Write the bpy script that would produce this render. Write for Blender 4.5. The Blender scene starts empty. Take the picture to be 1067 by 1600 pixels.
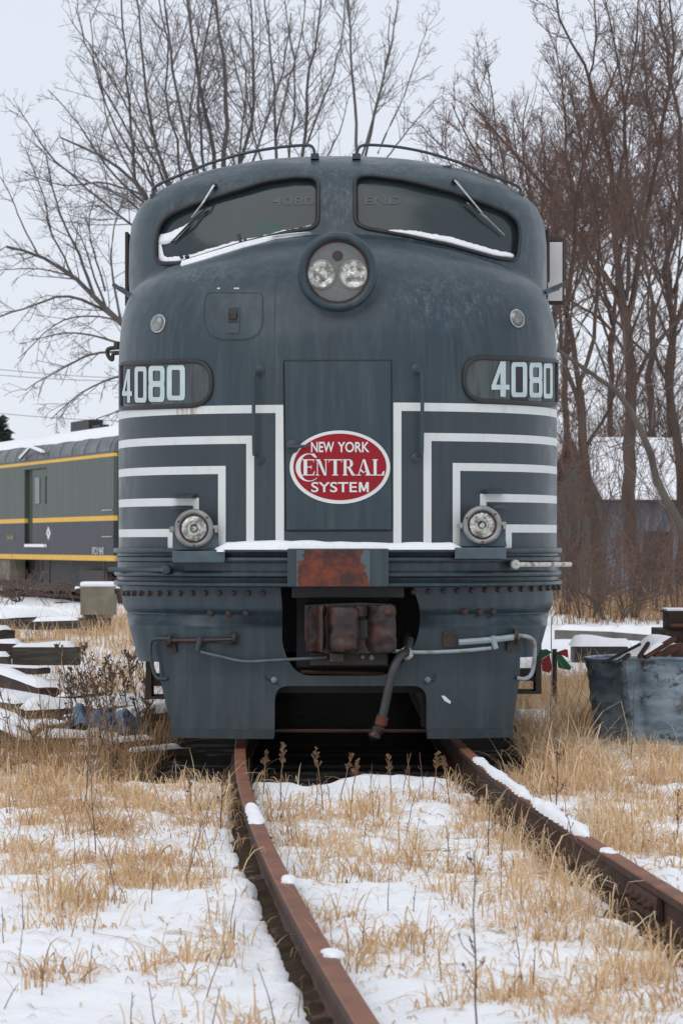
import bpy, bmesh, math, random
import numpy as np
from mathutils import Vector, Matrix

# ---------------------------------------------------------------- camera, sky, sun, exposure
scene = bpy.context.scene
C = scene.collection
F, H, HZ, CX = 4700.0, 1.375, 850.0, 533.5        # focal length and horizon in photo pixels, eye height above the rail top
cam_d = bpy.data.cameras.new('camera')
cam = bpy.data.objects.new('camera', cam_d); C.objects.link(cam)
cam.location = (0, 0, H); cam.rotation_euler = (math.radians(90), 0, 0)
cam_d.sensor_fit = 'VERTICAL'; cam_d.sensor_height = 36.0; cam_d.sensor_width = 24.0
cam_d.lens = F / 1600 * 36.0
cam_d.shift_y = (HZ - 800) / 1600
cam_d.clip_start = 0.5; cam_d.clip_end = 6000
cam_d.dof.use_dof = True; cam_d.dof.focus_distance = 20.0; cam_d.dof.aperture_fstop = 9.0
scene.camera = cam

world = bpy.data.worlds.new('World'); scene.world = world; world.use_nodes = True
wn = world.node_tree; wn.nodes.clear()
sky = wn.nodes.new('ShaderNodeTexSky'); sky.sky_type = 'NISHITA'; sky.sun_disc = False
SUN_EL, SUN_AZ = math.radians(48), math.radians(205)
sky.sun_elevation = SUN_EL; sky.sun_rotation = SUN_AZ; sky.air_density = 1.0; sky.dust_density = 1.0
cloud = wn.nodes.new('ShaderNodeMix'); cloud.data_type = 'RGBA'; cloud.inputs[0].default_value = 0.90
cloud.inputs[7].default_value = (7.75, 8.15, 9.0, 1)             # an even layer of overcast over the clear sky
bg = wn.nodes.new('ShaderNodeBackground'); bg.inputs[1].default_value = 0.1
wo = wn.nodes.new('ShaderNodeOutputWorld')
wn.links.new(sky.outputs[0], cloud.inputs[6]); wn.links.new(cloud.outputs[2], bg.inputs[0]); wn.links.new(bg.outputs[0], wo.inputs[0])

sun_d = bpy.data.lights.new('sun', 'SUN'); sun_d.energy = 0.9; sun_d.angle = math.radians(60); sun_d.color = (1, .97, .93)
sun = bpy.data.objects.new('sun', sun_d); C.objects.link(sun)
# high and behind the camera, a little to the left
sdir = Vector((math.sin(SUN_AZ) * math.cos(SUN_EL), math.cos(SUN_AZ) * math.cos(SUN_EL), math.sin(SUN_EL)))
sun.rotation_euler = sdir.to_track_quat('Z', 'Y').to_euler()
sun.location = (-10, -20, 30)
scene.view_settings.view_transform = 'Standard'; scene.view_settings.look = 'None'
scene.view_settings.exposure = 0.07; scene.view_settings.gamma = 1

# ---------------------------------------------------------------- helpers
R = np.random.default_rng(7)
random.seed(7)

def W(x, y, Y):
    """point at depth Y seen at photo pixel x, y"""
    return np.array([(x - CX) / F * Y, Y, H + (HZ - y) / F * Y])

def tag(o, label=None, cat=None, group=None, kind=None):
    if label: o['label'] = label
    if cat: o['category'] = cat
    if group: o['group'] = group
    if kind: o['kind'] = kind
    return o

def mesh(name, v, f, mat=None, parent=None, smooth=False, mats=None, fm=None):
    me = bpy.data.meshes.new(name)
    v = np.asarray(v, dtype=np.float32).reshape(-1, 3)
    if isinstance(f, np.ndarray) and f.ndim == 2:
        n, k = f.shape
        me.vertices.add(len(v)); me.vertices.foreach_set('co', v.ravel())
        me.loops.add(n * k); me.loops.foreach_set('vertex_index', f.astype(np.int32).ravel())
        me.polygons.add(n); me.polygons.foreach_set('loop_start', np.arange(0, n * k, k, dtype=np.int32))
        me.polygons.foreach_set('loop_total', np.full(n, k, dtype=np.int32))
        me.update(calc_edges=True)
    else:
        me.from_pydata([tuple(map(float, p)) for p in v], [], [tuple(map(int, q)) for q in f]); me.update()
    if mats:
        for m in mats: me.materials.append(m)
        if fm is not None: me.polygons.foreach_set('material_index', np.asarray(fm, dtype=np.int32))
    elif mat: me.materials.append(mat)
    if smooth: me.polygons.foreach_set('use_smooth', np.ones(len(me.polygons), dtype=bool))
    o = bpy.data.objects.new(name, me); C.objects.link(o)
    if parent: adopt(o, parent)
    return o

def adopt(o, parent):
    """parent without moving: meshes are modelled in world coordinates"""
    o.parent = parent
    if parent.parent is None: o.matrix_parent_inverse = Matrix.Translation(-Vector(parent.location))

def empty(name, loc):
    o = bpy.data.objects.new(name, None); C.objects.link(o); o.location = loc; o.empty_display_size = .2
    return o

class MB:
    """collects shapes for one mesh"""
    def __init__(s): s.v = []; s.f = []
    def add(s, v, f):
        b = len(s.v); s.v += [tuple(p) for p in v]; s.f += [tuple(i + b for i in q) for q in f]; return s
    def box(s, lo, hi, rot=None, bev=0.0):
        x0, y0, z0 = lo; x1, y1, z1 = hi
        if bev <= 0:
            v = [(x, y, z) for x in (x0, x1) for y in (y0, y1) for z in (z0, z1)]
            f = [(0, 1, 3, 2), (4, 6, 7, 5), (0, 4, 5, 1), (2, 3, 7, 6), (0, 2, 6, 4), (1, 5, 7, 3)]
        else:
            bm = bmesh.new(); bmesh.ops.create_cube(bm, size=1)
            for q in bm.verts: q.co = Vector(((x0 + x1) / 2 + q.co.x * (x1 - x0), (y0 + y1) / 2 + q.co.y * (y1 - y0), (z0 + z1) / 2 + q.co.z * (z1 - z0)))
            bmesh.ops.bevel(bm, geom=bm.edges[:], offset=bev, segments=2, affect='EDGES', profile=.6)
            bm.verts.index_update()
            v = [tuple(q.co) for q in bm.verts]; f = [[q.index for q in p.verts] for p in bm.faces]; bm.free()
        if rot is not None:
            c = Vector(((x0 + x1) / 2, (y0 + y1) / 2, (z0 + z1) / 2)); v = [tuple(rot @ (Vector(p) - c) + c) for p in v]
        return s.add(v, f)
    def tube(s, pts, r, n=8, cap=True):
        pts = [Vector(p) for p in pts]; m = len(pts)
        rs = r if hasattr(r, '__len__') else [r] * m
        t0 = (pts[1] - pts[0]).normalized()
        a = t0.orthogonal().normalized(); v = []; f = []
        for i in range(m):
            t = (pts[min(i + 1, m - 1)] - pts[max(i - 1, 0)]).normalized()
            a = (a - t * a.dot(t)).normalized(); b = t.cross(a)
            for k in range(n):
                q = 2 * math.pi * k / n
                v.append(tuple(pts[i] + (a * math.cos(q) + b * math.sin(q)) * rs[i]))
        for i in range(m - 1):
            for k in range(n):
                f.append((i * n + k, i * n + (k + 1) % n, (i + 1) * n + (k + 1) % n, (i + 1) * n + k))
        if cap: f.append(tuple(range(n - 1, -1, -1))); f.append(tuple((m - 1) * n + k for k in range(n)))
        return s.add(v, f)
    def lathe(s, c, axis, prof, n=40):
        """prof: (radius, distance along the axis)"""
        c = Vector(c); ax = Vector(axis).normalized()
        a = ax.cross(Vector((0, 0, 1)))
        if a.length < .01: a = Vector((1, 0, 0))
        a.normalize(); b = a.cross(ax)
        v = []; f = []
        for r, h in prof:
            for k in range(n):
                q = 2 * math.pi * k / n; v.append(tuple(c + ax * h + (a * math.cos(q) + b * math.sin(q)) * max(r, 1e-5)))
        for i in range(len(prof) - 1):
            for k in range(n): f.append((i * n + k, i * n + (k + 1) % n, (i + 1) * n + (k + 1) % n, (i + 1) * n + k))
        return s.add(v, f)
    def ext(s, poly, d0, d1, fn=None):
        """poly (2D), extruded between depths; fn(u, v, d) -> point"""
        n = len(poly); fn = fn or (lambda u, v, d: (u, d, v))
        v = [fn(p[0], p[1], d0) for p in poly] + [fn(p[0], p[1], d1) for p in poly]
        f = [tuple(range(n)), tuple(range(2 * n - 1, n - 1, -1))] + [(i, i + n, (i + 1) % n + n, (i + 1) % n) for i in range(n)]
        return s.add(v, f)
    def build(s, name, mat, parent=None, smooth=False, sharp=None):
        o = mesh(name, s.v, s.f, mat, parent, smooth)
        bm = bmesh.new(); bm.from_mesh(o.data); bmesh.ops.recalc_face_normals(bm, faces=bm.faces)
        if smooth:
            lim = math.radians(sharp or 35)
            for e in bm.edges:
                if len(e.link_faces) == 2 and e.calc_face_angle(0) > lim: e.smooth = False
        bm.to_mesh(o.data); bm.free(); return o

def catmull(P, k=8):
    P = [np.array(p, float) for p in P]; Q = [2 * P[0] - P[1]] + P + [2 * P[-1] - P[-2]]; out = []
    for i in range(1, len(Q) - 2):
        for j in range(k):
            t = j / k; a, b, c, d = Q[i - 1], Q[i], Q[i + 1], Q[i + 2]
            out.append(.5 * (2 * b + (c - a) * t + (2 * a - 5 * b + 4 * c - d) * t * t + (3 * b - a - 3 * c + d) * t ** 3))
    out.append(P[-1]); return out

# ---------------------------------------------------------------- value noise
_lat = R.random((256, 256))
def vnoise(x, y, s=0):
    x = np.asarray(x, float) + s * 17.3; y = np.asarray(y, float) + s * 9.7
    xi = np.floor(x).astype(int); yi = np.floor(y).astype(int); fx = x - xi; fy = y - yi
    fx = fx * fx * (3 - 2 * fx); fy = fy * fy * (3 - 2 * fy)
    g = lambda i, j: _lat[i % 256, j % 256]
    return (g(xi, yi) * (1 - fx) + g(xi + 1, yi) * fx) * (1 - fy) + (g(xi, yi + 1) * (1 - fx) + g(xi + 1, yi + 1) * fx) * fy
def fbm(x, y, s=0, o=4):
    t = 0; a = .5; k = 1.0
    for i in range(o): t = t + a * vnoise(np.asarray(x) * k, np.asarray(y) * k, s + i); a *= .5; k *= 2.03
    return t

# ---------------------------------------------------------------- materials
def lin(r, g, b):
    f = lambda c: (c / 255 / 12.92) if c / 255 <= .04045 else ((c / 255 + .055) / 1.055) ** 2.4
    return (f(r), f(g), f(b), 1)

class NT:
    def __init__(s, name):
        s.m = bpy.data.materials.new(name); s.m.use_nodes = True; s.t = s.m.node_tree
        s.b = s.t.nodes['Principled BSDF']
        s.co = s.t.nodes.new('ShaderNodeTexCoord').outputs['Object']
    def n(s, ty, **kw):
        q = s.t.nodes.new(ty)
        for k, v in kw.items(): setattr(q, k, v)
        return q
    def put(s, sock, v):
        if isinstance(v, bpy.types.NodeSocket): s.t.links.new(v, sock)
        else: sock.default_value = v
    def math(s, op, a, b=0.0, clamp=False):
        q = s.n('ShaderNodeMath', operation=op, use_clamp=clamp); s.put(q.inputs[0], a); s.put(q.inputs[1], b); return q.outputs[0]
    def mix(s, f, a, b, mode='MIX'):
        q = s.n('ShaderNodeMix', data_type='RGBA', blend_type=mode); s.put(q.inputs[0], f); s.put(q.inputs[6], a); s.put(q.inputs[7], b); return q.outputs[2]
    def noise(s, scale=5, detail=4, rough=.55, stretch=None, co=None, dist=0.0):
        co = co or s.co
        if stretch:
            mp = s.n('ShaderNodeMapping'); mp.inputs['Scale'].default_value = stretch; s.t.links.new(co, mp.inputs['Vector']); co = mp.outputs[0]
        q = s.n('ShaderNodeTexNoise'); q.inputs['Scale'].default_value = scale; q.inputs['Detail'].default_value = detail
        q.inputs['Roughness'].default_value = rough; q.inputs['Distortion'].default_value = dist
        s.t.links.new(co, q.inputs['Vector']); return q.outputs[0]
    def ramp(s, v, lo, hi, a=0.0, b=1.0):
        q = s.n('ShaderNodeMapRange', clamp=True); s.put(q.inputs[0], v)
        q.inputs[1].default_value = lo; q.inputs[2].default_value = hi; q.inputs[3].default_value = a; q.inputs[4].default_value = b; return q.outputs[0]
    def xyz(s):
        q = s.n('ShaderNodeSeparateXYZ'); s.t.links.new(s.co, q.inputs[0]); return q.outputs
    def bump(s, v, strength=.3, dist=.01):
        q = s.n('ShaderNodeBump'); q.inputs['Strength'].default_value = strength; q.inputs['Distance'].default_value = dist
        s.t.links.new(v, q.inputs['Height']); s.t.links.new(q.outputs[0], s.b.inputs['Normal'])
    def set(s, col=None, rough=.5, metal=0.0, spec=None, coat=None):
        if col is not None: s.put(s.b.inputs['Base Color'], col)
        s.put(s.b.inputs['Roughness'], rough); s.put(s.b.inputs['Metallic'], metal)
        if spec is not None: s.b.inputs['Specular IOR Level'].default_value = spec
        if coat is not None: s.b.inputs['Coat Weight'].default_value = coat; s.b.inputs['Coat Roughness'].default_value = .25
        return s.m

def basic(name, c1, c2=None, rough=.6, metal=0.0, scale=6, lo=.35, hi=.65, bump=0.0, bscale=60, stretch=None, spec=None, detail=5):
    t = NT(name)
    c2 = c2 or tuple(v * .75 for v in c1[:3]) + (1,)
    col = t.mix(t.ramp(t.noise(scale, detail, stretch=stretch), lo, hi), c1, c2)
    if bump: t.bump(t.noise(bscale, 4, stretch=stretch), bump, .01)
    return t.set(col, rough, metal, spec)

M = {}
M['snow'] = NT('snow'); _t = M['snow']
_t.bump(_t.noise(11, 7, .65), .5, .06)
M['snow'] = _t.set(_t.mix(_t.noise(3, 3), (.90, .905, .915, 1), (.87, .88, .90, 1)), .75, spec=.2)
M['grey_paint'] = basic('grey_paint', (.036, .054, .066, 1), (.026, .040, .050, 1), .5, scale=3, bump=.03)
M['light_grey_paint'] = basic('light_grey_paint', (.20, .25, .27, 1), (.12, .15, .17, 1), .5, scale=14)
M['pale_rod'] = basic('pale_rod', (.30, .37, .39, 1), (.26, .17, .09, 1), .55, scale=9, lo=.52, hi=.68)
M['white_rust'] = basic('white_rust', (.55, .55, .50, 1), (.22, .10, .05, 1), .6, scale=16, lo=.5, hi=.66)
M['black'] = basic('black', (.010, .010, .011, 1), (.016, .015, .014, 1), .55, scale=5)
M['rubber'] = basic('rubber', (.013, .014, .016, 1), (.022, .022, .022, 1), .5, scale=20)
M['hose'] = basic('hose', (.022, .024, .026, 1), (.05, .05, .05, 1), .5, scale=12, stretch=(1, 1, .3))
M['dark_steel'] = basic('dark_steel', (.03, .028, .026, 1), (.05, .03, .02, 1), .6, scale=9, bump=.2)
M['rust'] = basic('rust', (.13, .035, .014, 1), (.035, .018, .013, 1), .75, scale=9, bump=.4, bscale=40)
M['coupler_rust'] = basic('coupler_rust', (.022, .013, .012, 1), (.095, .030, .012, 1), .5, scale=9, lo=.45, hi=.78, bump=1.0, bscale=14)
M['bolt'] = basic('bolt', (.030, .028, .028, 1), (.055, .024, .014, 1), .6, scale=5)
M['bracket'] = basic('bracket', (.075, .108, .130, 1), (.050, .075, .092, 1), .5, scale=8)
M['tie_dark'] = basic('tie_dark', (.018, .014, .011, 1), (.008, .007, .006, 1), .9, scale=9, bump=.6)
M['rail_side'] = basic('rail_side', (.085, .034, .017, 1), (.040, .020, .013, 1), .8, scale=6, bump=.5, bscale=30)
M['rail_top'] = basic('rail_top', (.25, .088, .036, 1), (.14, .052, .026, 1), .6, scale=3.5, bump=.25, bscale=50)
M['chrome'] = basic('chrome', (.6, .6, .6, 1), (.4, .4, .4, 1), .22, metal=.9, scale=30)
M['alu'] = basic('alu', (.33, .33, .32, 1), (.19, .185, .175, 1), .45, metal=.35, scale=12)
M['reflector'] = basic('reflector', (.62, .62, .58, 1), (.20, .19, .16, 1), .16, metal=.95, scale=24, lo=.4, hi=.6, bump=.6, bscale=45)
M['mirror_back'] = basic('mirror_back', (.66, .63, .61, 1), (.58, .55, .53, 1), .55, scale=4)
t = NT('lamp_glass'); t.b.inputs['Transmission Weight'].default_value = 0.0; M['lamp_glass'] = t.set(t.mix(t.noise(30, 3), (.16, .165, .15, 1), (.085, .09, .085, 1)), .15, spec=.8)
M['lens'] = basic('lens', (.30, .30, .28, 1), (.10, .10, .09, 1), .1, metal=.5, scale=14, spec=.9)
# windscreen: dark, glossy, slightly dusty
t = NT('windscreen'); M['windscreen'] = t.set(t.mix(t.ramp(t.noise(3.0, 6, .6), .3, .7), (.019, .031, .034, 1), (.027, .040, .042, 1)), t.ramp(t.noise(6, 4), .3, .7, .10, .22), spec=.5)
t = NT('board_glass'); M['board_glass'] = t.set(t.mix(t.ramp(t.noise(2.2, 6, .6, stretch=(9, 9, .8)), .4, .6), (.055, .070, .070, 1), (.020, .026, .027, 1)), .13, spec=.7)
M['board_digit'] = basic('board_digit', (.52, .61, .61, 1), (.44, .53, .53, 1), .35, scale=9)
M['glass_ghost'] = basic('glass_ghost', (.060, .080, .080, 1), (.040, .055, .056, 1), .3, scale=60)
M['green_card'] = basic('green_card', (.018, .070, .060, 1), None, .4)
M['white_paint'] = basic('white_paint', (.72, .73, .71, 1), (.66, .67, .66, 1), .4, scale=5)
M['herald_red'] = basic('herald_red', (.30, .005, .014, 1), (.26, .005, .012, 1), .5, scale=5, spec=.3)
M['timber'] = basic('timber', (.045, .036, .028, 1), (.10, .095, .08, 1), .9, scale=4, stretch=(1, 1, 8), bump=.8, bscale=14, lo=.45, hi=.75)
M['timber_grey'] = basic('timber_grey', (.20, .17, .14, 1), (.10, .085, .07, 1), .9, scale=5, bump=.6, bscale=20)
M['brown_steel'] = basic('brown_steel', (.060, .025, .018, 1), (.028, .015, .012, 1), .8, scale=4, bump=.4)
M['concrete'] = basic('concrete', (.23, .20, .145, 1), (.14, .13, .09, 1), .9, scale=4, bump=.3)
M['kerb_concrete'] = basic('kerb_concrete', (.17, .16, .14, 1), (.10, .095, .085, 1), .9, scale=2, bump=.3)
M['blue_tarp'] = basic('blue_tarp', (.004, .10, .22, 1), (.003, .05, .12, 1), .35, scale=3)
M['lgd'] = basic('worn_rod', (.10, .135, .15, 1), (.07, .09, .10, 1), .5, scale=12)
M['draft'] = basic('draft_paint', (.045, .052, .06, 1), (.03, .033, .036, 1), .7, scale=6)
# ================================================================ LOCOMOTIVE
XC = -0.026
def table(pts, sig=.035):
    z = np.array([p[0] for p in pts]); q = np.array([p[1] for p in pts]); g = np.arange(z[0] - .5, z[-1] + .5, .005)
    v = np.interp(g, z, q); k = np.exp(-.5 * (np.arange(-30, 31) * .005 / sig) ** 2); k /= k.sum()
    vp = np.pad(v, 30, mode='edge'); vs = np.convolve(vp, k, 'valid')
    return lambda x: np.interp(x, g, vs)
wN = table([(1.0, 1.552), (2.60, 1.556), (2.75, 1.552), (2.95, 1.535), (3.08, 1.50), (3.16, 1.46), (3.22, 1.395), (3.30, 1.27), (3.345, 1.13), (3.43, .88), (3.50, .6), (3.545, .36), (3.58, .12), (3.60, .01)], .012)
yN = table([(1.0, 20.0), (2.44, 20.0), (2.78, 20.03), (2.95, 20.08), (3.08, 20.15), (3.22, 20.28), (3.31, 20.40), (3.39, 20.54), (3.46, 20.72), (3.51, 20.92), (3.55, 21.15), (3.60, 21.40)], .04)
wC = table([(2.9, 1.50), (3.1, 1.525), (3.3, 1.54), (3.58, 1.537), (3.72, 1.52), (3.84, 1.465), (3.943, 1.35), (4.075, 1.065), (4.168, .69), (4.21, .41), (4.234, .13), (4.24, .01)], .012)
yC = table([(2.9, 21.0), (3.5, 21.06), (3.8, 21.15), (3.95, 21.24), (4.04, 21.34), (4.10, 21.47), (4.16, 21.68), (4.205, 21.92), (4.235, 22.2), (4.25, 22.35)], .02)
ZH = 1.375 + (850 - 424) / 4700 * 20.0                         # headlight centre
def sell(X, Y, w, L, Yn, n):
    w = np.maximum(w, .01); L = np.maximum(L, .05)
    q = ((np.abs(X) / w) ** n + (np.maximum(Yn - Y, 0) / L) ** n) ** (1 / n)
    return (q - 1) * np.minimum(w, L)
def smin(a, b, k):
    h = np.clip(.5 + .5 * (b - a) / k, 0, 1); return b * (1 - h) + a * h - k * h * (1 - h)
def f_body(P):
    X = P[..., 0] - XC; Y = P[..., 1]; Z = P[..., 2]
    a = sell(X, Y, wN(Z), 21.5 - yN(Z), 21.5, 2.4); a = np.where(Z > 3.60, 9.0, a)
    c = sell(X, Y, wC(Z), 22.4 - yC(Z), 22.4, 3.0)
    d = smin(a, c, .07)
    hl = np.maximum(np.hypot(X, Z - ZH) - .235, 20.06 - Y)
    return smin(d, hl, .09)
wS = table([(.0, 1.30), (.08, 1.30), (.5, 1.345), (.82, 1.435), (.86, 1.46), (.90, 1.535), (.96, 1.57), (1.2, 1.57)], .012)
yS = table([(.0, 20.13), (.08, 20.14), (.5, 20.17), (.82, 20.17), (.87, 20.12), (.93, 20.06), (1.2, 20.04)], .012)
def f_skirt(P):
    X = P[..., 0] - XC; Z = P[..., 2]; yn = np.interp(Z, [.82, .90], [20.72, 21.5]); nn = np.interp(Z, [.82, .90], [3.0, 2.6])
    return sell(X, P[..., 1], wS(Z), yn - yS(Z), yn, nn)

def cast(px, py, f, y0=19.4, y1=23.2):
    """where the sight lines of photo pixels meet the surface, and its normal there"""
    px = np.atleast_1d(np.asarray(px, float)); py = np.atleast_1d(np.asarray(py, float))
    Ys = np.linspace(y0, y1, 420)
    dx = (px - CX) / F; dz = (HZ - py) / F
    P = np.stack([dx[:, None] * Ys, np.broadcast_to(Ys, (len(px), 420)), H + dz[:, None] * Ys], -1)
    v = f(P); hit = v < 0; idx = hit.argmax(1); ok = hit.any(1)
    idx = np.where(ok, idx, v.argmin(1)); idx = np.maximum(idx, 1)
    lo = Ys[idx - 1]; hi = Ys[idx].copy()
    for _ in range(18):
        m = .5 * (lo + hi); Q = np.stack([dx * m, m, H + dz * m], -1); s = f(Q) < 0
        hi = np.where(s, m, hi); lo = np.where(s, lo, m)
    Q = np.stack([dx * hi, hi, H + dz * hi], -1)
    N = grad(Q, f)
    miss = ~ok
    if miss.any():
        for _ in range(6): Q[miss] -= N[miss] * f(Q[miss])[:, None]; N[miss] = grad(Q[miss], f)
    return Q, N
def grad(Q, f):
    e = 2e-3; g = np.stack([f(Q + np.array(d) * e) - f(Q - np.array(d) * e) for d in ((1, 0, 0), (0, 1, 0), (0, 0, 1))], -1)
    return g / np.maximum(np.linalg.norm(g, axis=-1, keepdims=True), 1e-9)
def on(pts, off=0.0, f=f_body, along=None):
    p = np.array(pts, float); Q, N = cast(p[:, 0], p[:, 1], f)
    off = np.asarray(off)
    if off.ndim: off = off[:, None]
    return Q + (N if along is None else np.array(along)) * off
def surf_z(x, y): return float(on([(x, y)])[0][2])
def surf_x(x, y): return float(on([(x, y)])[0][0])

def rpoly(pts, r=8, k=6):
    """polygon with rounded corners; r may be a list"""
    out = []; n = len(pts); P = [np.array(p, float) for p in pts]
    for i in range(n):
        a, b, c = P[i - 1], P[i], P[(i + 1) % n]; rr = r[i] if hasattr(r, '__len__') else r
        if rr <= 0: out.append(b); continue
        u = (a - b) / np.linalg.norm(a - b); v = (c - b) / np.linalg.norm(c - b)
        rr = min(rr, np.linalg.norm(a - b) * .48, np.linalg.norm(c - b) * .48)
        for j in range(k + 1):
            t = j / k; out.append((1 - t) ** 2 * (b + u * rr) + 2 * t * (1 - t) * b + t * t * (b + v * rr))
    return out
def resample(poly, step, closed=True):
    P = [np.array(p, float) for p in poly]; out = []
    m = len(P) if closed else len(P) - 1
    for i in range(m):
        a, b = P[i], P[(i + 1) % len(P)]; k = max(1, int(np.linalg.norm(b - a) / step))
        out += [a + (b - a) * j / k for j in range(k)]
    if not closed: out.append(P[-1])
    return out
def ringfill(poly, rings=8):
    """concentric rings shrinking to the centre: (points, faces)"""
    P = np.array(poly); c = P.mean(0); n = len(P); pts = []; f = []
    for i in range(rings):
        s = 1 - i / rings; pts += list(c + (P - c) * s)
    pts.append(c)
    for i in range(rings - 1):
        for k in range(n): f.append((i * n + k, i * n + (k + 1) % n, (i + 1) * n + (k + 1) % n, (i + 1) * n + k))
    for k in range(n): f.append(((rings - 1) * n + k, (rings - 1) * n + (k + 1) % n, rings * n))
    return pts, f
def panel(name, poly, off, mat, parent, f=f_body, along=None, step=6, rings=8, thick=0.0):
    p = resample(poly, step); pts, fs = ringfill(p, rings); v = on(pts, off, f, along)
    o = MB().add(v, fs)
    if thick:
        v2 = on(pts, off - thick, f, along); n = len(p); b = len(pts)
        o.add(v2, fs); o.f += [(i, (i + 1) % n, (i + 1) % n + b, i + b) for i in range(n)]
    return o.build(name, mat, parent, True, 50)
def bead(name, poly, r, mat, parent, f=f_body, off=0.0, closed=True, step=6, n=8, along=None):
    p = resample(poly, step, closed)
    if closed: p.append(p[0]); p.append(p[1])
    return MB().tube(on(p, off, f, along), r, n, cap=not closed).build(name, mat, parent, True, 80)

loco = empty('locomotive', (XC, 22.0, 0))
tag(loco, 'dark grey streamlined diesel locomotive with white stripes and a red oval emblem on its nose', 'locomotive')

# ---- paint with its stripes
def paint_mat(stripes=True):
    t = NT('locomotive_paint'); x, y, z = t.xyz(); z_ = z
    body = t.mix(t.ramp(t.noise(1.6, 6, .6), .3, .7), (.019, .036, .046, 1), (.028, .049, .061, 1))
    body = t.mix(t.ramp(t.noise(2.2, 6, .65, stretch=(6, 6, .45)), .46, .72, 0, .75), body, (.058, .078, .088, 1))
    body = t.mix(t.ramp(t.noise(2.5, 5, .6, stretch=(5, 5, .35)), .52, .76, 0, .75), body, (.016, .023, .028, 1))
    if stripes:
        def blob(cx, cz, rx, rz):
            a = t.math('DIVIDE', t.math('SUBTRACT', x, cx), rx); b = t.math('DIVIDE', t.math('SUBTRACT', z, cz), rz)
            return t.ramp(t.math('ADD', t.math('MULTIPLY', a, a), t.math('MULTIPLY', b, b)), .15, 1.0, 1, 0)
        m = blob(-.02, 3.78, .17, .36)
        for q in ((.72, 3.02, .48, .26, ), (1.32, 3.55, .22, .40), (.15, 4.05, .9, .13), (-.95, 3.25, .35, .18), (-.9, 4.0, .5, .12), (.9, 3.35, .5, .12), (-1.2, 3.6, .12, .3)):
            m = t.math('MAXIMUM', m, blob(*q))
        sc = t.ramp(t.noise(9, 8, .8, stretch=(4.2, 4.2, .5)), .50, .80)
        body = t.mix(t.math('MULTIPLY', t.math('MULTIPLY', m, sc), .75), body, (.20, .25, .29, 1))
        # a dark patch under the lamp, broken up by noise
        sm = t.math('MULTIPLY', blob(-.06, 2.75, .10, .42), t.ramp(t.noise(5, 5), .3, .7, .15, .5)); body = t.mix(sm, body, (.02, .026, .028, 1))
        mid = t.mix(t.ramp(t.noise(2.4, 5), .3, .7), (.036, .050, .060, 1), (.028, .041, .050, 1))
        mid = t.mix(t.ramp(t.noise(2.0, 6, .65, stretch=(7, 7, .4)), .52, .8, 0, .55), mid, (.058, .070, .080, 1))
        white = t.mix(t.ramp(t.noise(4, 6, .7, stretch=(3, 3, .6)), .52, .72, 0, .45), (.66, .68, .66, 1), (.46, .46, .42, 1))
        # rust weeping from the edge of the left number board
        white = t.mix(t.math('MULTIPLY', t.math('MULTIPLY', t.math('GREATER_THAN', t.math('ADD', x, t.math('MULTIPLY', t.math('LESS_THAN', z, 2.2), -9)), -1.12), t.math('LESS_THAN', x, -.97)), t.ramp(t.noise(5, 4, stretch=(7, 7, .5)), .42, .6, 0, .75)), white, (.33, .19, .10, 1))
        gt = lambda a, b: t.math('GREATER_THAN', a, b); lt = lambda a, b: t.math('LESS_THAN', a, b); mul = lambda a, b: t.math('MULTIPLY', a, b); mx = lambda a, b: t.math('MAXIMUM', a, b)
        stripe = None; zone = None
        L = [(430.6, 443.8, 632.6, 645.2), (385, 397.2, 680.7, 693.2), (341, 352.8, 728, 740.6), (300.6, 311, 777.8, 790.4), (262.5, 270, 826.5, 839)]
        Rr = [(614.4, 627, 629, 642), (661.4, 673.8, 676.4, 689), (707, 718.7, 723.4, 735.6), (749.7, 759.5, 771.6, 784.2), (789.6, 799, 819.4, 832)]
        for side, LL in ((-1, L), (1, Rr)):
            for i, (xl, xr, yt, yb) in enumerate(LL):
                xm = (xl + xr) / 2; X0, X1 = surf_x(xl, yt + 40), surf_x(xr, yt + 40)
                zt, zb = surf_z(xm, yt), surf_z(xm, yb)
                if side < 0: hor = mul(lt(x, X1), mul(lt(z, zt), gt(z, zb)))
                else: hor = mul(gt(x, X0), mul(lt(z, zt), gt(z, zb)))
                ver = mul(mul(gt(x, X0), lt(x, X1)), lt(z, zt))
                s = mx(hor, ver); stripe = s if stripe is None else mx(stripe, s)
                if i == 0:
                    zn = mul(lt(x, X1) if side < 0 else gt(x, X0), lt(z, zt))
                    zone = zn if zone is None else mx(zone, zn)
                if i == 4:
                    zone = mul(zone, t.math('SUBTRACT', 1, mul(lt(x, X0) if side < 0 else gt(x, X1), lt(z, zb))))
        zone = mx(zone, lt(t.math('ADD', z, mul(gt(z, surf_z(530, 834)), 9)), 3.0))
        body = t.mix(mul(zone, gt(z, 1.33)), body, mid)
        body = t.mix(stripe, body, white)
    # chips and small rust spots, thicker low down where stones hit
    chip = t.math('MULTIPLY', t.ramp(t.noise(26, 6, .75), .66, .70), t.ramp(z_, .1, 1.5, 1.0, .0)); body = t.mix(chip, body, (.10, .035, .018, 1))
    chip2 = t.ramp(t.noise(60, 3, .6, dist=1.0), .735, .75); body = t.mix(t.math('MULTIPLY', chip2, t.ramp(z_, .2, 1.6, .9, .1)), body, (.20, .23, .24, 1))
    body = t.mix(t.math('MULTIPLY', t.ramp(z_, .05, .55, .6, 0), t.ramp(t.noise(5, 6, .7), .4, .7)), body, (.045, .038, .032, 1))
    t.bump(t.math('ADD', t.noise(1.7, 2, .4), t.math('MULTIPLY', t.noise(9, 4, .6), .12)), .28, .05)
    return t.set(body, t.ramp(t.noise(4, 6, .65), .3, .7, .28, .48), spec=.45)
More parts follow.
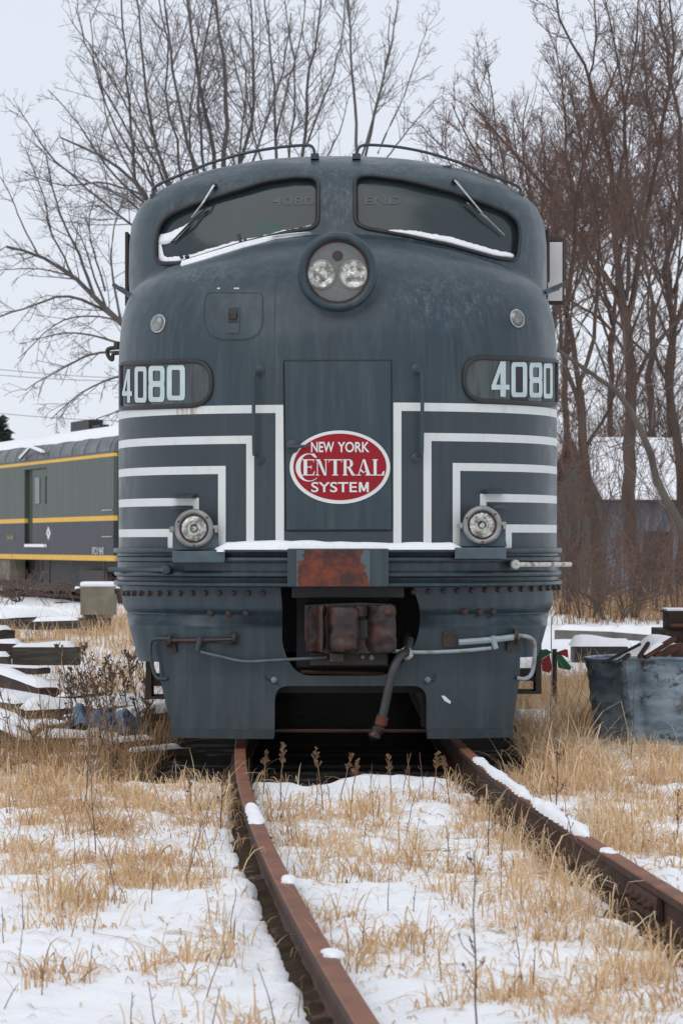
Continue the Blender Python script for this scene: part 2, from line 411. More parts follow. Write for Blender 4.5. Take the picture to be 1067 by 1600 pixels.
M['paint'] = paint_mat(); M['paint_plain'] = paint_mat(False)

def loft(f, zs, NPH, y_org, yback=None, xw=None, thick=0.0):
    """polar loft of an implicit shape about (XC, y_org): grid of points [z][phi]"""
    s = np.linspace(-1, 1, NPH); ph = np.pi / 2 * (.72 * s + .28 * s ** 3)
    sn, cs = np.sin(ph), np.cos(ph); Z = np.array(zs)[:, None]
    lo = np.zeros((len(zs), NPH)); hi = np.full_like(lo, 4.0)
    for _ in range(26):
        m = .5 * (lo + hi); P = np.stack([XC + m * sn, y_org - m * cs, np.broadcast_to(Z, m.shape)], -1)
        ins = f(P) < 0; lo = np.where(ins, m, lo); hi = np.where(ins, hi, m)
    return np.stack([XC + lo * sn, y_org - lo * cs, np.broadcast_to(Z, lo.shape)], -1)

def closed_body(name, G, yback, mat):
    nz, npz = G.shape[:2]
    rows = []
    for i in range(nz):
        a, b = G[i, 0], G[i, -1]; ys = np.linspace(a[1], yback, 5)[1:]
        left = [(a[0], yy, a[2]) for yy in ys[::-1]]; right = [(b[0], yy, b[2]) for yy in ys]
        rows.append(left + [tuple(p) for p in G[i]] + right)
    n = len(rows[0]); v = [p for r in rows for p in r]; f = []
    for i in range(nz - 1):
        for k in range(n): f.append((i * n + k, i * n + (k + 1) % n, (i + 1) * n + (k + 1) % n, (i + 1) * n + k))
    f.append(tuple(range(n))); f.append(tuple(range(nz * n - 1, (nz - 1) * n - 1, -1)))
    return MB().add(v, f).build(name, mat, None, True, 40)

def cut(o, cutters):
    for c in cutters:
        m = o.modifiers.new('cut', 'BOOLEAN'); m.operation = 'DIFFERENCE'; m.solver = 'EXACT'; m.object = c
    dg = bpy.context.evaluated_depsgraph_get(); me = bpy.data.meshes.new_from_object(o.evaluated_get(dg))
    old = o.data; o.modifiers.clear(); o.data = me; bpy.data.meshes.remove(old)
    for c in cutters: bpy.data.objects.remove(c)
    bm = bmesh.new(); bm.from_mesh(me)
    for fa in bm.faces: fa.smooth = True
    for e in bm.edges: e.smooth = not (len(e.link_faces) == 2 and e.calc_face_angle(0) > math.radians(40))
    bm.to_mesh(me); bm.free()

def prism(poly, d0, d1, f=f_body, step=9, rings=6):
    """closed cutter along Y following the surface"""
    p = resample(poly, step); pts, fs = ringfill(p, rings); n = len(p); b = len(pts)
    A = on(pts, d0, f, (0, 1, 0)); B = on(pts, d1, f, (0, 1, 0))
    mb = MB().add(list(A) + list(B), [tuple(q) for q in fs] + [tuple(i + b for i in q)[::-1] for q in fs] + [(i, i + b, (i + 1) % n + b, (i + 1) % n) for i in range(n)])
    return mb.build('cutter', None)

zs = list(np.arange(1.10, 3.0, .03)) + list(np.arange(3.0, 4.12, .014)) + list(np.arange(4.12, 4.236, .005)) + [4.238]
body = closed_body('body_shell', loft(f_body, zs, 340, 22.4), 40.0, M['paint'])
WL = rpoly([(498, 277), (460, 276.5), (416, 282.5), (349, 303), (298, 320), (264, 335), (249, 352), (243, 379), (243.5, 412.5), (281, 412), (322, 399), (382, 380), (450, 363.5), (497, 355)], [16, 3, 10, 10, 10, 14, 12, 10, 14, 8, 10, 10, 10, 16])
WR = rpoly([(554, 275), (582, 274), (634, 281), (703, 298), (755, 316), (793, 331), (809, 347), (812.6, 366), (809.5, 408), (773, 403), (703, 383), (634, 368), (571, 357), (555, 349)], [16, 6, 10, 10, 10, 14, 12, 10, 16, 10, 10, 10, 12, 16])
cut(body, [prism(WL, -.35, .085), prism(WR, -.35, .085)])
adopt(body, loco)
for nm, P, lab in (('windscreen', WL, 'left windscreen pane with the number 4080 lettered inside'), ('windscreen', WR, 'right windscreen pane with the word END lettered inside')):
    w = panel(nm, P, .05, M['windscreen'], loco, along=(0, 1, 0), step=9, rings=8); w['label'] = lab
    bead('gasket', P, .015, M['rubber'], w, off=.0, step=7)
    bead('gasket', P, .022, M['rubber'], w, off=.034, step=7, along=(0, 1, 0))
    if P is WL: wl = w
    else: wr = w

# ---- flat lettering helpers
def text2d(s, bold=0.0):
    cu = bpy.data.curves.new('t', 'FONT'); cu.body = s; cu.size = 1; cu.offset = bold; cu.resolution_u = 6; cu.fill_mode = 'FRONT'
    o = bpy.data.objects.new('t', cu); C.objects.link(o)
    dg = bpy.context.evaluated_depsgraph_get(); me = bpy.data.meshes.new_from_object(o.evaluated_get(dg))
    v = np.array([q.co[:] for q in me.vertices])[:, :2]; f = [tuple(p.vertices) for p in me.polygons]
    bpy.data.objects.remove(o); bpy.data.meshes.remove(me)
    v -= v.min(0); v /= v.max(0); return v, f                      # unit box, v up
def text_on(name, s, box, mat, parent, off, bold=.02, along=None, arc=0.0):
    v, f = text2d(s, bold); x0, y0, x1, y1 = box
    p = np.stack([x0 + v[:, 0] * (x1 - x0), y1 - v[:, 1] * (y1 - y0)], -1)
    p[:, 1] += arc * (2 * v[:, 0] - 1) ** 2
    return mesh(name, on(p, off, along=along), f, mat, parent)
text_on('window_lettering', '4080', (425, 306, 490, 319), M['glass_ghost'], wl, .046, .012, (0, 1, 0))
text_on('window_lettering', 'END', (570, 306, 627, 318), M['glass_ghost'], wr, .046, .012, (0, 1, 0))
panel('card', [(404, 345), (442, 347), (443, 362), (404, 371)], .044, M['green_card'], wl, along=(0, 1, 0), rings=2)

# ---- headlight
hx, hy = XC, 20.0; hc = (hx, 20.0, ZH)
hring = MB().lathe(hc, (0, -1, 0), [(.262, -.16), (.268, -.06), (.266, -.02), (.256, .012), (.240, .022), (.222, .018), (.208, .0), (.203, -.04), (.203, -.075)], 64).build('headlight', M['paint_plain'], loco, True, 60)
MB().lathe(hc, (0, -1, 0), [(.207, -.030), (.206, -.016), (.199, -.014), (.197, -.035)], 64).build('bezel', M['rust'], hring, True)
MB().lathe(hc, (0, -1, 0), [(.200, -.034), (.12, -.028), (.0, -.026)], 64).build('lamp_face', M['lamp_glass'], hring, True)
for dx in (-.107, .107):
    c = (hx + dx, 20.0, ZH - .018)
    MB().lathe(c, (0, -1, 0), [(.093, -.033), (.098, -.018), (.090, -.014), (.084, -.02)], 40).build('lamp_rim', M['alu'], hring, True)
    MB().lathe(c, (0, -1, 0), [(.086, -.017), (.065, -.019), (.047, -.022), (.044, -.014), (.03, -.010), (.0, -.006)], 40).build('bulb', M['reflector'], hring, True, 20)
MB().lathe((hx, 20.0, ZH + .105), (0, -1, 0), [(.036, -.03), (.034, -.022), (.0, -.021)], 24).build('lamp_vent', M['dark_steel'], hring, True)

# ---- class lights
for cx, cy, lx in ((249, 506, 245), (806, 498, 810)):
    Q, N = cast([cx], [cy], f_body); q = Q[0]; n = N[0]; n = n + np.array([0, -.30, 0]); n /= np.linalg.norm(n)
    b = MB().lathe(q - n * .02, n, [(.078, -.03), (.078, .012), (.070, .026), (.060, .030), (.058, .02)], 32).build('marker_light', M['paint_plain'], loco, True)
    MB().lathe(q - n * .02, n, [(.060, .022), (.056, .040), (.040, .055), (.02, .062), (.0, .064)], 32).build('lens', M['lens'], b, True)
    MB().lathe(q - n * .02, n, [(.064, .022), (.064, .034), (.056, .036), (.055, .025)], 32).build('lens_rim', M['chrome'], b, True)

# ---- hatch with latch on the left
P = rpoly([(320, 457), (411, 458), (412, 532), (320, 532)], [14, 8, 34, 34])
bead('hatch_seam', P, .0035, M['rubber'], loco, off=-.001, n=5)
hat = panel('hatch', rpoly([(322, 459), (409.5, 460), (410, 530), (322, 530)], [14, 8, 33, 33]), .004, M['paint_plain'], loco)
latch = panel('latch', [(353, 480), (376, 479), (374, 521), (353, 521)], .009, M['grey_paint'], hat, rings=2)
panel('latch_hole', [(358, 482), (373, 482), (372, 505), (357, 505)], .0125, M['black'], latch, rings=2)
MB().tube(on([(359, 490), (360, 499), (370, 499), (371, 490)], .02), .004, 6).build('latch_bail', M['dark_steel'], latch)
for a, b in ((340, 344), (366, 374)): panel('bare_patch', [(a, 450), (b, 450), (b, 452.5), (a, 452.5)], .004, M['white_rust'], loco, rings=1)

for pl in ([(441, 408), (434, 425), (430, 450), (429, 520), (428.5, 628)], [(429, 646), (428, 850)]):
    MB().tube(on(resample(pl, 6, False), -.0004), .0022, 5).build('weld_seam', M['paint_plain'], loco, True)
# ---- nose door
bead('door_seam', [(443.5, 563.5), (611.5, 563), (612.5, 829), (446, 829.5)], .0065, M['black'], loco, off=.0, n=4)
door = panel('nose_door', [(445, 565), (610, 564.5), (611, 827), (447.5, 827.5)], .006, M['paint_plain'], loco, step=14, rings=10)
dh = MB().tube(on([(450, 698), (462, 698), (484, 697.5)], [.03, .035, .05]), [.018, .014, .007], 10)
dh.lathe(on([(457, 698)], .005)[0], (0, -1, 0), [(.045, 0), (.045, .012), (.02, .02), (.018, .03), (0, .032)], 20)
dh.build('door_handle', M['grey_paint'], door, True)

# ---- emblem
def ellipse(cx, cy, rx, ry, n=72): return [(cx + rx * math.cos(2 * math.pi * k / n), cy + ry * math.sin(2 * math.pi * k / n)) for k in range(n)]
herald = panel('emblem', ellipse(531, 730, 78, 57.3), .011, M['white_paint'], door, step=50, rings=6, thick=.003)
HR = M['herald_red']
panel('emblem_field', ellipse(531, 729.6, 72.2, 52), .0128, HR, herald, step=50, rings=6)
HW = .0145
text_on('lettering', 'NEW', (486.2, 690.5, 522, 706.8), M['white_paint'], herald, HW, .018)
text_on('lettering', 'YORK', (527.4, 690.5, 576.8, 706.8), M['white_paint'], herald, HW, .018)
text_on('lettering', 'SYSTE', (486.5, 753.2, 557.5, 769.2), M['white_paint'], herald, HW, .012)
mb = MB()
for i, pl in enumerate(([(560.5, 769), (560.5, 753.4), (563.6, 753.4), (563.6, 769)], [(572.6, 769), (572.6, 753.4), (575.8, 753.4), (575.8, 769)], [(560.5, 753.4), (564.6, 753.4), (569.6, 767.5), (566.8, 767.5)], [(575.8, 753.4), (571.8, 753.4), (566.8, 767.5), (569.6, 767.5)])): mb.add(on(pl, HW + .0002 * i), [(0, 1, 2, 3)])
mb.build('lettering', M['white_paint'], herald)
SER = []                                                             # serif capitals: convex polygons in a unit box (y down)
def q4(x0, y0, x1, y1): return [(x0, y0), (x1, y0), (x1, y1), (x0, y1)]
def stem(x, w): return [q4(x, .0, x + w, 1.0), q4(x - .09, -.0, x + w + .09, .055), q4(x - .09, .945, x + w + .09, 1.0)]
GL = {
 'E': stem(.16, .24) + [q4(.4, .0, .86, .06), [(.80, .06), (.86, .06), (.86, .24)], q4(.4, .45, .68, .51), [(.66, .36), (.70, .36), (.70, .6), (.66, .6)], q4(.4, .94, .86, 1.0), [(.86, .74), (.92, .74), (.86, 1.0), (.78, .94)]],
 'N': [q4(.12, 0, .19, 1), q4(0, 0, .2, .055), q4(0, .945, .30, 1), [(.12, 0), (.36, 0), (.84, 1.0), (.66, 1.0)], q4(.78, 0, .85, 1.0), q4(.66, 0, .98, .055)],
 'T': [q4(.38, 0, .62, 1), q4(.26, .945, .74, 1), q4(0, 0, 1, .065), [(0, .0), (.08, 0), (.03, .2), (0, .2)], [(1, 0), (.92, 0), (.97, .2), (1, .2)]],
 'R': stem(.12, .22) + [q4(.34, .0, .62, .06), q4(.34, .46, .62, .52), [(.56, 0), (.68, .02), (.82, .14), (.84, .27), (.82, .38), (.68, .5), (.56, .52), (.60, .4), (.62, .27), (.60, .12)], [(.40, .5), (.62, .5), (1.0, 1.0), (.76, 1.0)], q4(.76, .945, 1.06, 1.0)],
 'A': [[(.42, .0), (.56, .0), (.92, 1.0), (.68, 1.0)], [(.42, 0), (.48, .0), (.14, 1.0), (.08, 1.0)], q4(-.02, .945, .28, 1), q4(.58, .945, 1.04, 1), [(.22, .68), (.30, .62), (.48, .80), (.44, .86)], [(.44, .86), (.48, .80), (.72, .58), (.74, .64)]],
 'L': stem(.16, .22) + [q4(.38, .945, .95, 1.0), [(.86, .74), (.97, .72), (.90, 1.0), (.72, .95)]],
}
def glyph(mb, ch, box, lift=0):
    x0, y0, x1, y1 = box
    for i, pl in enumerate(GL[ch]):
        pts = [(x0 + a * (x1 - x0), y0 + b * (y1 - y0)) for a, b in pl]
        mb.add(on(pts, HW + .0002 * i + lift), [tuple(range(len(pts)))])
for ch, bx in (('E', (471, 717.8, 494, 743)), ('N', (493, 717.8, 513, 743)), ('T', (513.5, 717.8, 534, 743)), ('R', (534.5, 717.8, 554.5, 743)), ('A', (557, 717.8, 580.5, 743)), ('L', (580, 717.8, 601, 743))):
    mb = MB(); glyph(mb, ch, bx); mb.build('lettering', M['white_paint'], herald)
# the big swash C: a thick-thin crescent
a0, a1 = math.radians(-52), math.radians(-312); po = []; pi_ = []
for k in range(33):
    a = a0 + (a1 - a0) * k / 32; w = 1.2 + 6.2 * max(0, math.sin(math.pi * k / 32)) ** 1.6
    po.append((482.5 + 20 * math.cos(a), 730.5 + 22 * math.sin(a))); pi_.append((482.5 + (20 - w) * math.cos(a), 730.5 + (22 - w * .5) * math.sin(a)))
v = on(po + pi_, HW - .0004); mb = MB().add(v, [(i, i + 1, i + 34, i + 33) for i in range(32)])
mb.add(on([(491, 708.5), (495.5, 715), (492.5, 715.5), (485, 709.5)], HW + .0006), [(0, 1, 2, 3)]); mb.build('lettering', M['white_paint'], herald)

# ---- grab irons beside the door
for x, yt, yb, s in ((403.5, 579, 718, 1), (652.5, 577, 716, -1)):
    tp, bt = on([(x + 3 * s, yt)], .0)[0], on([(x + 3 * s, yb)], .0)[0]
    pts = on([(x + 4 * s, yt + 1), (x + 1 * s, yt + 6), (x - 2.5 * s, yt + 14), (x - 2.5 * s, yb - 18), (x - 1 * s, yb - 8), (x + 4 * s, yb - 2)], [.012, .05, .07, .07, .05, .012])
    g = MB().tube(catmull(pts, 5), .0125, 8)
    for c in (tp, bt): g.lathe(c, (0, -1, .0), [(.033, -.02), (.033, .012), (.018, .018), (.016, .028), (0, .03)], 16)
    g.build('grab_iron', M['grey_paint'], loco, True)

# ---- number boards
def strokes(d):
    w, h = .23, .13
    if d == '0': return [('ring', 0, 0, 1, 1)]
    if d == '8': return [('ring', 0, 0, 1, .54), ('ring', 0, .46, 1, 1)]
    return 'four'
def digit(box, ch, off):
    x0, y0, x1, y1 = box; m = MB(); wx, wy = .27, .13
    T = lambda a, b: (x0 + a * (x1 - x0), y0 + b * (y1 - y0))
    def ring(b0, b1, lift):
        o = rpoly([(0, b0), (1, b0), (1, b1), (0, b1)], [.16] * 4, 4); i = rpoly([(wx, b0 + wy), (1 - wx, b0 + wy), (1 - wx, b1 - wy), (wx, b1 - wy)], [.07] * 4, 4)
        n = len(o); v = on([T(*p) for p in o] + [T(*p) for p in i], off + lift); m.add(v, [(k, (k + 1) % n, (k + 1) % n + n, k + n) for k in range(n)])
    if ch == '0': ring(0, 1, 0)
    elif ch == '8': ring(0, .55, 0); ring(.45, 1, .0006)
    else:
        for j, pl in enumerate(([(.50, 0), (.80, 0), (.80, 1), (.50, 1)], [(.50, 0), (.62, .12), (.26, .66), (0, .70)], [(0, .66), (1, .66), (1, .80), (0, .80)])):
            m.add(on([T(*p) for p in resample(pl, .2)], off + .0006 * j), [tuple(range(len(resample(pl, .2))))])
    return m
boards = (
 (rpoly([(191.5, 568), (331, 563), (331, 633), (191.5, 638)], [5, 40, 40, 5], 10), [('4', (193.5, 577, 208.5, 629)), ('0', (212.5, 573, 231, 629)), ('8', (234, 572, 259, 628)), ('0', (262.5, 571, 290.5, 625.5))], 'left number board reading 4080', [(196, 570, 236, 632)]),
 (rpoly([(724.5, 558), (867.5, 563), (867.5, 632), (724.5, 625)], [40, 5, 5, 40], 10), [('4', (766, 565, 794, 620)), ('0', (797, 566, 821.5, 620.5)), ('8', (825, 567, 845, 621)), ('0', (847, 568, 861, 622.5))], 'right number board reading 4080', [(796, 562, 824, 626), (846, 563, 864, 628)]),
)
for P, ds, lab, dk in boards:
    c = np.mean(P, 0)
    nb = panel('number_board', P, .004, M['board_glass'], loco, step=5, rings=9); nb['label'] = lab
    bead('gasket', P, .017, M['rubber'], nb, off=.004, step=5)
    for x0, y0, x1, y1 in dk: panel('dark_backing', [(x0, y0), (x1, y0), (x1, y1), (x0, y1)], .006, M['black'], nb, rings=3)
    for ch, bx in ds: digit(bx, ch, .0085).build('digit', M['board_digit'], nb)

# ---- roof hand rails
RL = [(241, 304), (239, 296), (244, 291), (258, 283.5), (290, 270), (330, 254.5), (380, 240), (430, 231), (465, 227.5), (482, 227), (489, 231), (492, 241)]
RR = [(557, 241), (560, 232), (566, 227.5), (580, 226.5), (620, 229.5), (665, 238), (710, 251.5), (760, 271), (795, 285), (808, 291), (813, 297), (811, 304)]
for P in (RL, RR):
    n = len(P); Ys = [21.75] * n
    for k in range(n):
        h = abs(P[k][0] - 527) / 300; Ys[k] = 21.55 + .25 * h
    pts = [W(p[0], p[1], Ys[k]) for k, p in enumerate(P)]
    mb = MB().tube(catmull(pts, 5), .011, 8)
    for e in (0, -1):
        p = pts[e]; mb.box((p[0] - .03, p[1] - .02, p[2] - .035), (p[0] + .03, p[1] + .06, p[2] + .004))
    mb.build('roof_handrail', M['grey_paint'], loco, True)
mb = MB(); p = W(698, 261.5, 21.6); mb.box((p[0] - .03, p[1] - .02, p[2] - .03), (p[0] + .03, p[1] + .1, p[2] + .012)); mb.build('roof_bracket', M['grey_paint'], loco)

# ---- wipers
GY = (0, 1, 0)
for arm, blade, link, side in ((((335, 291), (318, 318), (300, 340)), ((324, 323), (296, 350), (267, 379)), ((318, 321), (300, 337)), 0), (((710, 283), (730, 307), (753, 333)), ((729, 316), (758, 339), (788, 367)), ((733, 318), (749, 333)), 1)):
    a = MB().tube(on(arm, [-.045, -.045, -.01], along=GY), [.010, .008, .006], 8)
    w = a.build('wiper', M['chrome'], loco, True)
    piv = on([arm[0]], -.005, along=GY)[0]
    MB().lathe(piv, (0, -1, 0), [(.022, -.03), (.022, .03), (.014, .045), (0, .048)], 16).build('pivot', M['coupler_rust'], w, True)
    MB().tube(on(blade, [.02, .0, .02], along=GY), [.005, .009, .005], 6).build('blade', M['rubber'] if side == 0 else M['alu'], w)
    MB().tube(on(link, [-.0, -.0], along=GY), .006, 6).build('blade_link', M['rubber'], w)

# ---- side latches at the shoulders, mirror, window visor, horn bracket
mb = MB(); p = [W(178, 445, 21.5), W(196, 457, 21.4), W(207, 465, 21.3)]
mb.tube(p, .016, 6); mb.tube([W(190, 450, 21.4), W(208, 463, 21.3)], .012, 6); mb.tube([W(206, 467, 21.3), W(215, 458, 21.2)], .018, 6); mb.build('shoulder_bracket', M['grey_paint'], loco)
mb = MB(); mb.tube([W(880, 444, 21.5), W(858, 453, 21.4), W(846, 457, 21.3)], .016, 6); mb.tube([W(872, 451, 21.5), W(852, 458, 21.3)], .012, 6); mb.tube([W(846, 459, 21.3), W(834, 447, 21.2)], .018, 6); mb.build('shoulder_bracket', M['grey_paint'], loco)
def quad_box(mb, x0, y0, x1, y1, Y, d):
    a = W(x0, y1, Y); b = W(x1, y0, Y); mb.box((a[0], Y, a[2]), (b[0], Y + d, b[2]), bev=min(.008, d * .2)); return mb
mir = quad_box(MB(), 853, 371, 881.5, 476, 22.6, .05).build('mirror', M['dark_steel'], loco)
quad_box(MB(), 855, 378, 878, 470, 22.575, .022).build('mirror_panel', M['mirror_back'], mir)
quad_box(MB(), 852, 368, 877, 377, 22.57, .06).build('mirror_bracket', M['dark_steel'], mir)
quad_box(MB(), 853.5, 356, 858.5, 440, 22.3, .5).build('window_visor', M['dark_steel'], loco)
quad_box(MB(), 195.5, 362, 201, 478, 22.3, .5).build('window_visor', M['dark_steel'], loco)
mb = MB(); mb.tube(catmull([W(192, 543, 21.9), W(174, 544, 21.9), W(168, 548, 21.9), W(170, 557, 21.9), W(176, 562, 21.9), W(178, 553, 21.9), W(192, 551, 21.9)], 5), .015, 8)
mb.tube([W(184, 534, 21.9), W(184, 545, 21.9)], .028, 8); mb.build('hook_bracket', M['dark_steel'], loco, True)
for x, y in ((378, 378), (289, 403)):
    p = on([(x, y + 3), (x - 3, y - 8)], [.03, .05]); mb = MB().tube(p, .013, 6); q = on([(x + 5, y + 1), (x + 9, y - 2)], [.03, .03]); mb.tube(q, .014, 6); mb.build('window_clip', M['grey_paint'], loco)

# ---- anticlimber band round the nose
A = loft(f_body, [1.40], 200, 22.4)[0]
T2 = np.gradient(A, axis=0); N2 = np.stack([T2[:, 1], -T2[:, 0], 0 * T2[:, 0]], -1); N2 /= np.linalg.norm(N2, axis=1, keepdims=True)
if N2[100][1] > 0: N2 = -N2
prof = [(-.03, 1.352), (.062, 1.346), (.072, 1.341), (.074, 1.325), (.066, 1.316), (.022, 1.310), (.016, 1.292), (.046, 1.284), (.050, 1.268), (.046, 1.258), (.018, 1.250), (.018, 1.196), (.026, 1.190), (.060, 1.184), (.066, 1.176), (.066, 1.162), (.058, 1.155), (.022, 1.148), (.018, 1.124), (.066, 1.116), (.072, 1.110), (.072, 1.096), (.062, 1.089), (.0, 1.085), (-.03, 1.085)]
prof = [(a * 1.25, z + .0) for a, z in prof]
v = []; f = []; n = len(prof)
for i in range(200):
    for a, z in prof:
        a = a * (1 - .6 * abs(N2[i][0]) ** 2) if a > 0 else a
        v.append((A[i][0] + N2[i][0] * a, A[i][1] + N2[i][1] * a, z))
for i in range(199):
    for k in range(n - 1): f.append((i * n + k, (i + 1) * n + k, (i + 1) * n + k + 1, i * n + k + 1))
anti = MB().add(v, f).build('anticlimber', M['paint_plain'], loco, True, 25)
t = NT('rusted_plate'); x, y, z = t.xyz()
e = t.noise(9, 8, .75); edge = t.math('ADD', t.ramp(t.math('ABSOLUTE', t.math('SUBTRACT', x, -.06)), .08, .25, -.28, .38), t.ramp(z, 1.15, 1.34, -.05, .14))
m = t.ramp(t.math('SUBTRACT', t.math('ADD', e, 0.0), edge), .22, .26)
rc = t.mix(t.ramp(t.noise(8, 7, .75), .42, .60), (.17, .032, .010, 1), (.038, .014, .011, 1))
M['rust_plate'] = t.set(t.mix(m, (.075, .105, .12, 1), rc), .65); t.bump(t.noise(30, 5), .3, .006)
xl, xr = W(449, 0, 19.87)[0], W(607, 0, 19.87)[0]
cp = MB().box((xl, 19.855, 1.092), (xr, 19.97, 1.345), bev=.008).build('buffer_plate', M['paint_plain'], anti)
xl, xr = W(463, 0, 19.85)[0], W(578, 0, 19.85)[0]
MB().box((xl, 19.848, 1.096), (xr, 19.86, 1.335), bev=.002).build('rusted_patch', M['rust_plate'], anti)
for px, qx, y, mt in ((172, 262, 890, 'grey_paint'), (890, 803, 882, 'white_rust')):
    sgn = 1 if px < 500 else -1
    b = W(qx, y - 2, 20.35 if sgn > 0 else 20.3); a = W(px, y, 20.75)
    k = on([(qx, y)], .0, lambda P: f_body(np.stack([P[..., 0], P[..., 1], P[..., 2] * 0 + 1.5], -1)))[0]
    b = k + np.array([0, -.12, 0]); a = np.array([(px - CX) / F * (k[1] + .55), k[1] + .55, H + (HZ - y) / F * (k[1] + .55)])
    m_ = MB().tube([b, a], .017, 10); m_.lathe(b + np.array([0, .06, 0]), (0, -1, 0), [(.034, 0), (.034, .06), (.026, .085), (0, .088)], 20)
    m_.build('corner_handle', M[mt], loco, True)
    m_ = MB().tube([b + (a - b) * .86, b + (a - b) * .86 + np.array([.1 * sgn, 0.0, .0])], .016, 8).build('handle_lug', M['grey_paint'], loco)

# ---- ditch lights on the anticlimber
for cx, cy, xa, xb, bx0, bx1, s in ((303.5, 826, 270, 341, 270, 352, 1), (753, 820.5, 718, 790, 710, 790, -1)):
    Y = 20.06; c = W(cx, cy, Y)
    pz = lambda y: H + (HZ - y) / F * Y; pX = lambda x: (x - CX) / F * Y
    d0 = cy - 826
    fr = MB().ext([(pX(xa + 1), pz(859 + d0)), (pX(xb + 2), pz(859 + d0)), (pX(xb - 5), pz(822 + d0)), (pX(xa + 3), pz(822 + d0))], Y + .03, Y + .30)
    lamp = fr.build('ditch_light', M['bracket'], loco)
    MB().box((pX(bx0), Y - .04, pz(879 + d0)), (pX(bx1), Y + .25, pz(861 + d0)), bev=.006).build('mounting_base', M['bracket'], lamp)
    MB().lathe(c, (0, -1, 0), [(.115, -.20), (.128, -.05), (.131, .0), (.126, .018), (.112, .026), (.100, .022), (.096, .012), (.092, .0)], 48).build('housing_ring', M['alu'], lamp, True, 50)
    MB().lathe(c, (0, -1, 0), [(.098, -.003), (.098, .010), (.086, .012), (.084, -.01)], 40).build('bezel', M['coupler_rust'], lamp, True)
    MB().lathe(c, (0, -1, 0), [(.088, .004), (.070, .010), (.046, .010), (.044, -.012), (.03, -.012), (.015, .012), (0, .013)], 40).build('lens', M['reflector'], lamp, True, 20)
    e = MB(); e.lathe((c[0] - .145 * 1, c[1], c[2] - .005), (0, -1, 0), [(.022, -.03), (.022, .01), (.012, .02), (0, .02)], 14)
    e.box((c[0] - .145, c[1] - .005, c[2] - .02), (c[0] - .12, c[1] + .02, c[2] + .01)); e.build('clamp_lug', M['alu'], lamp, True); e = MB()
    e.box((c[0] + .118, c[1] - .015, c[2] + .0), (c[0] + .158, c[1] + .02, c[2] + .022)); e.box((c[0] + .138, c[1] - .014, c[2] - .025), (c[0] + .157, c[1] + .019, c[2] + .003))
    e.build('clamp_lug', M['alu'], lamp, True)
    for a in (40, 155, 270):
        sc = MB().lathe((c[0] + .112 * math.cos(math.radians(a)), c[1] - .02, c[2] + .112 * math.sin(math.radians(a))), (0, -1, 0), [(.008, -.01), (.008, .008), (0, .008)], 8)
        sc.build('screw', M['rust'], lamp)
    for (x0, x1, yt) in (((275, 307, 772.5), (275, 302, 790.5)) if s > 0 else ((754, 784, 765.5), (763, 784, 789))):
        p = on([(x0, yt), (x1, yt), (x1, yt + 6.5), (x0, yt + 6.5)], 0.0); q = on([(x0 + 1, yt - .5), (x1 - 1, yt - .5), (x1, yt + 6), (x0, yt + 6)], [.02, .02, .075, .075])
        MB().add(list(p) + list(q), [(0, 1, 2, 3), (4, 5, 6, 7), (0, 1, 5, 4), (1, 2, 6, 5), (2, 3, 7, 6), (3, 0, 4, 7)]).build('step_lip', M['paint_plain'], loco)

# ---- skirt and pilot
zsS = np.linspace(.082, 1.09, 110)
G = loft(f_skirt, zsS, 260, 22.0)
def plow_inner(G, d=.028):
    c = G.copy(); c[..., 1] += d; c[..., 0] = XC + (c[..., 0] - XC) * (1 - d / 1.45); return c
keep = G[0, :, 1] < 99
nz, nph = G.shape[:2]; Gi = plow_inner(G)
sel = [k for k in range(nph) if G[60, k, 1] < 20.95]
G = G[:, sel]; Gi = Gi[:, sel]; nph = len(sel)
v = list(G.reshape(-1, 3)) + list(Gi.reshape(-1, 3)); b = nz * nph; f = []
for i in range(nz - 1):
    for k in range(nph - 1):
        q = (i * nph + k, i * nph + k + 1, (i + 1) * nph + k + 1, (i + 1) * nph + k); f += [q, tuple(j + b for j in q)[::-1]]
for k in range(nph - 1): f.append((k, k + b, k + 1 + b, k + 1)); t_ = (nz - 1) * nph; f.append((t_ + k, t_ + k + 1, t_ + k + 1 + b, t_ + k + b))
for i in range(nz - 1): f.append((i * nph, (i + 1) * nph, (i + 1) * nph + b, i * nph + b)); e_ = nph - 1; f.append((i * nph + e_, i * nph + e_ + b, (i + 1) * nph + e_ + b, (i + 1) * nph + e_))
pilot = MB().add(v, f).build('pilot', M['paint_plain'], None, True, 30)
def flatprism(poly, y0=19.5, y1=22.5):
    pts = [(W(p[0], p[1], 20.16)[0], W(p[0], p[1], 20.16)[2]) for p in poly]
    return MB().ext(pts, y0, y1).build('cutter', None)
coup = rpoly([(438, 905), (640, 905), (659, 958), (650, 1010), (612, 1056), (463, 1056), (440, 1010), (442, 955)], [0, 0, 30, 30, 26, 26, 20, 12], 8)
low = rpoly([(429, 1180), (429.5, 1072), (666, 1072), (666.5, 1180)], [0, 22, 22, 0], 8)
# stepped sides: below the lip the sheet narrows
cl = flatprism([(150, 1036), (246, 1036), (247, 1060), (268, 1150), (268, 1200), (150, 1200)]); cr = flatprism([(815, 1029), (920, 1029), (920, 1200), (803, 1200), (802, 1146), (815, 1060)])
cut(pilot, [flatprism(coup), flatprism(low), cl, cr]); adopt(pilot, loco)
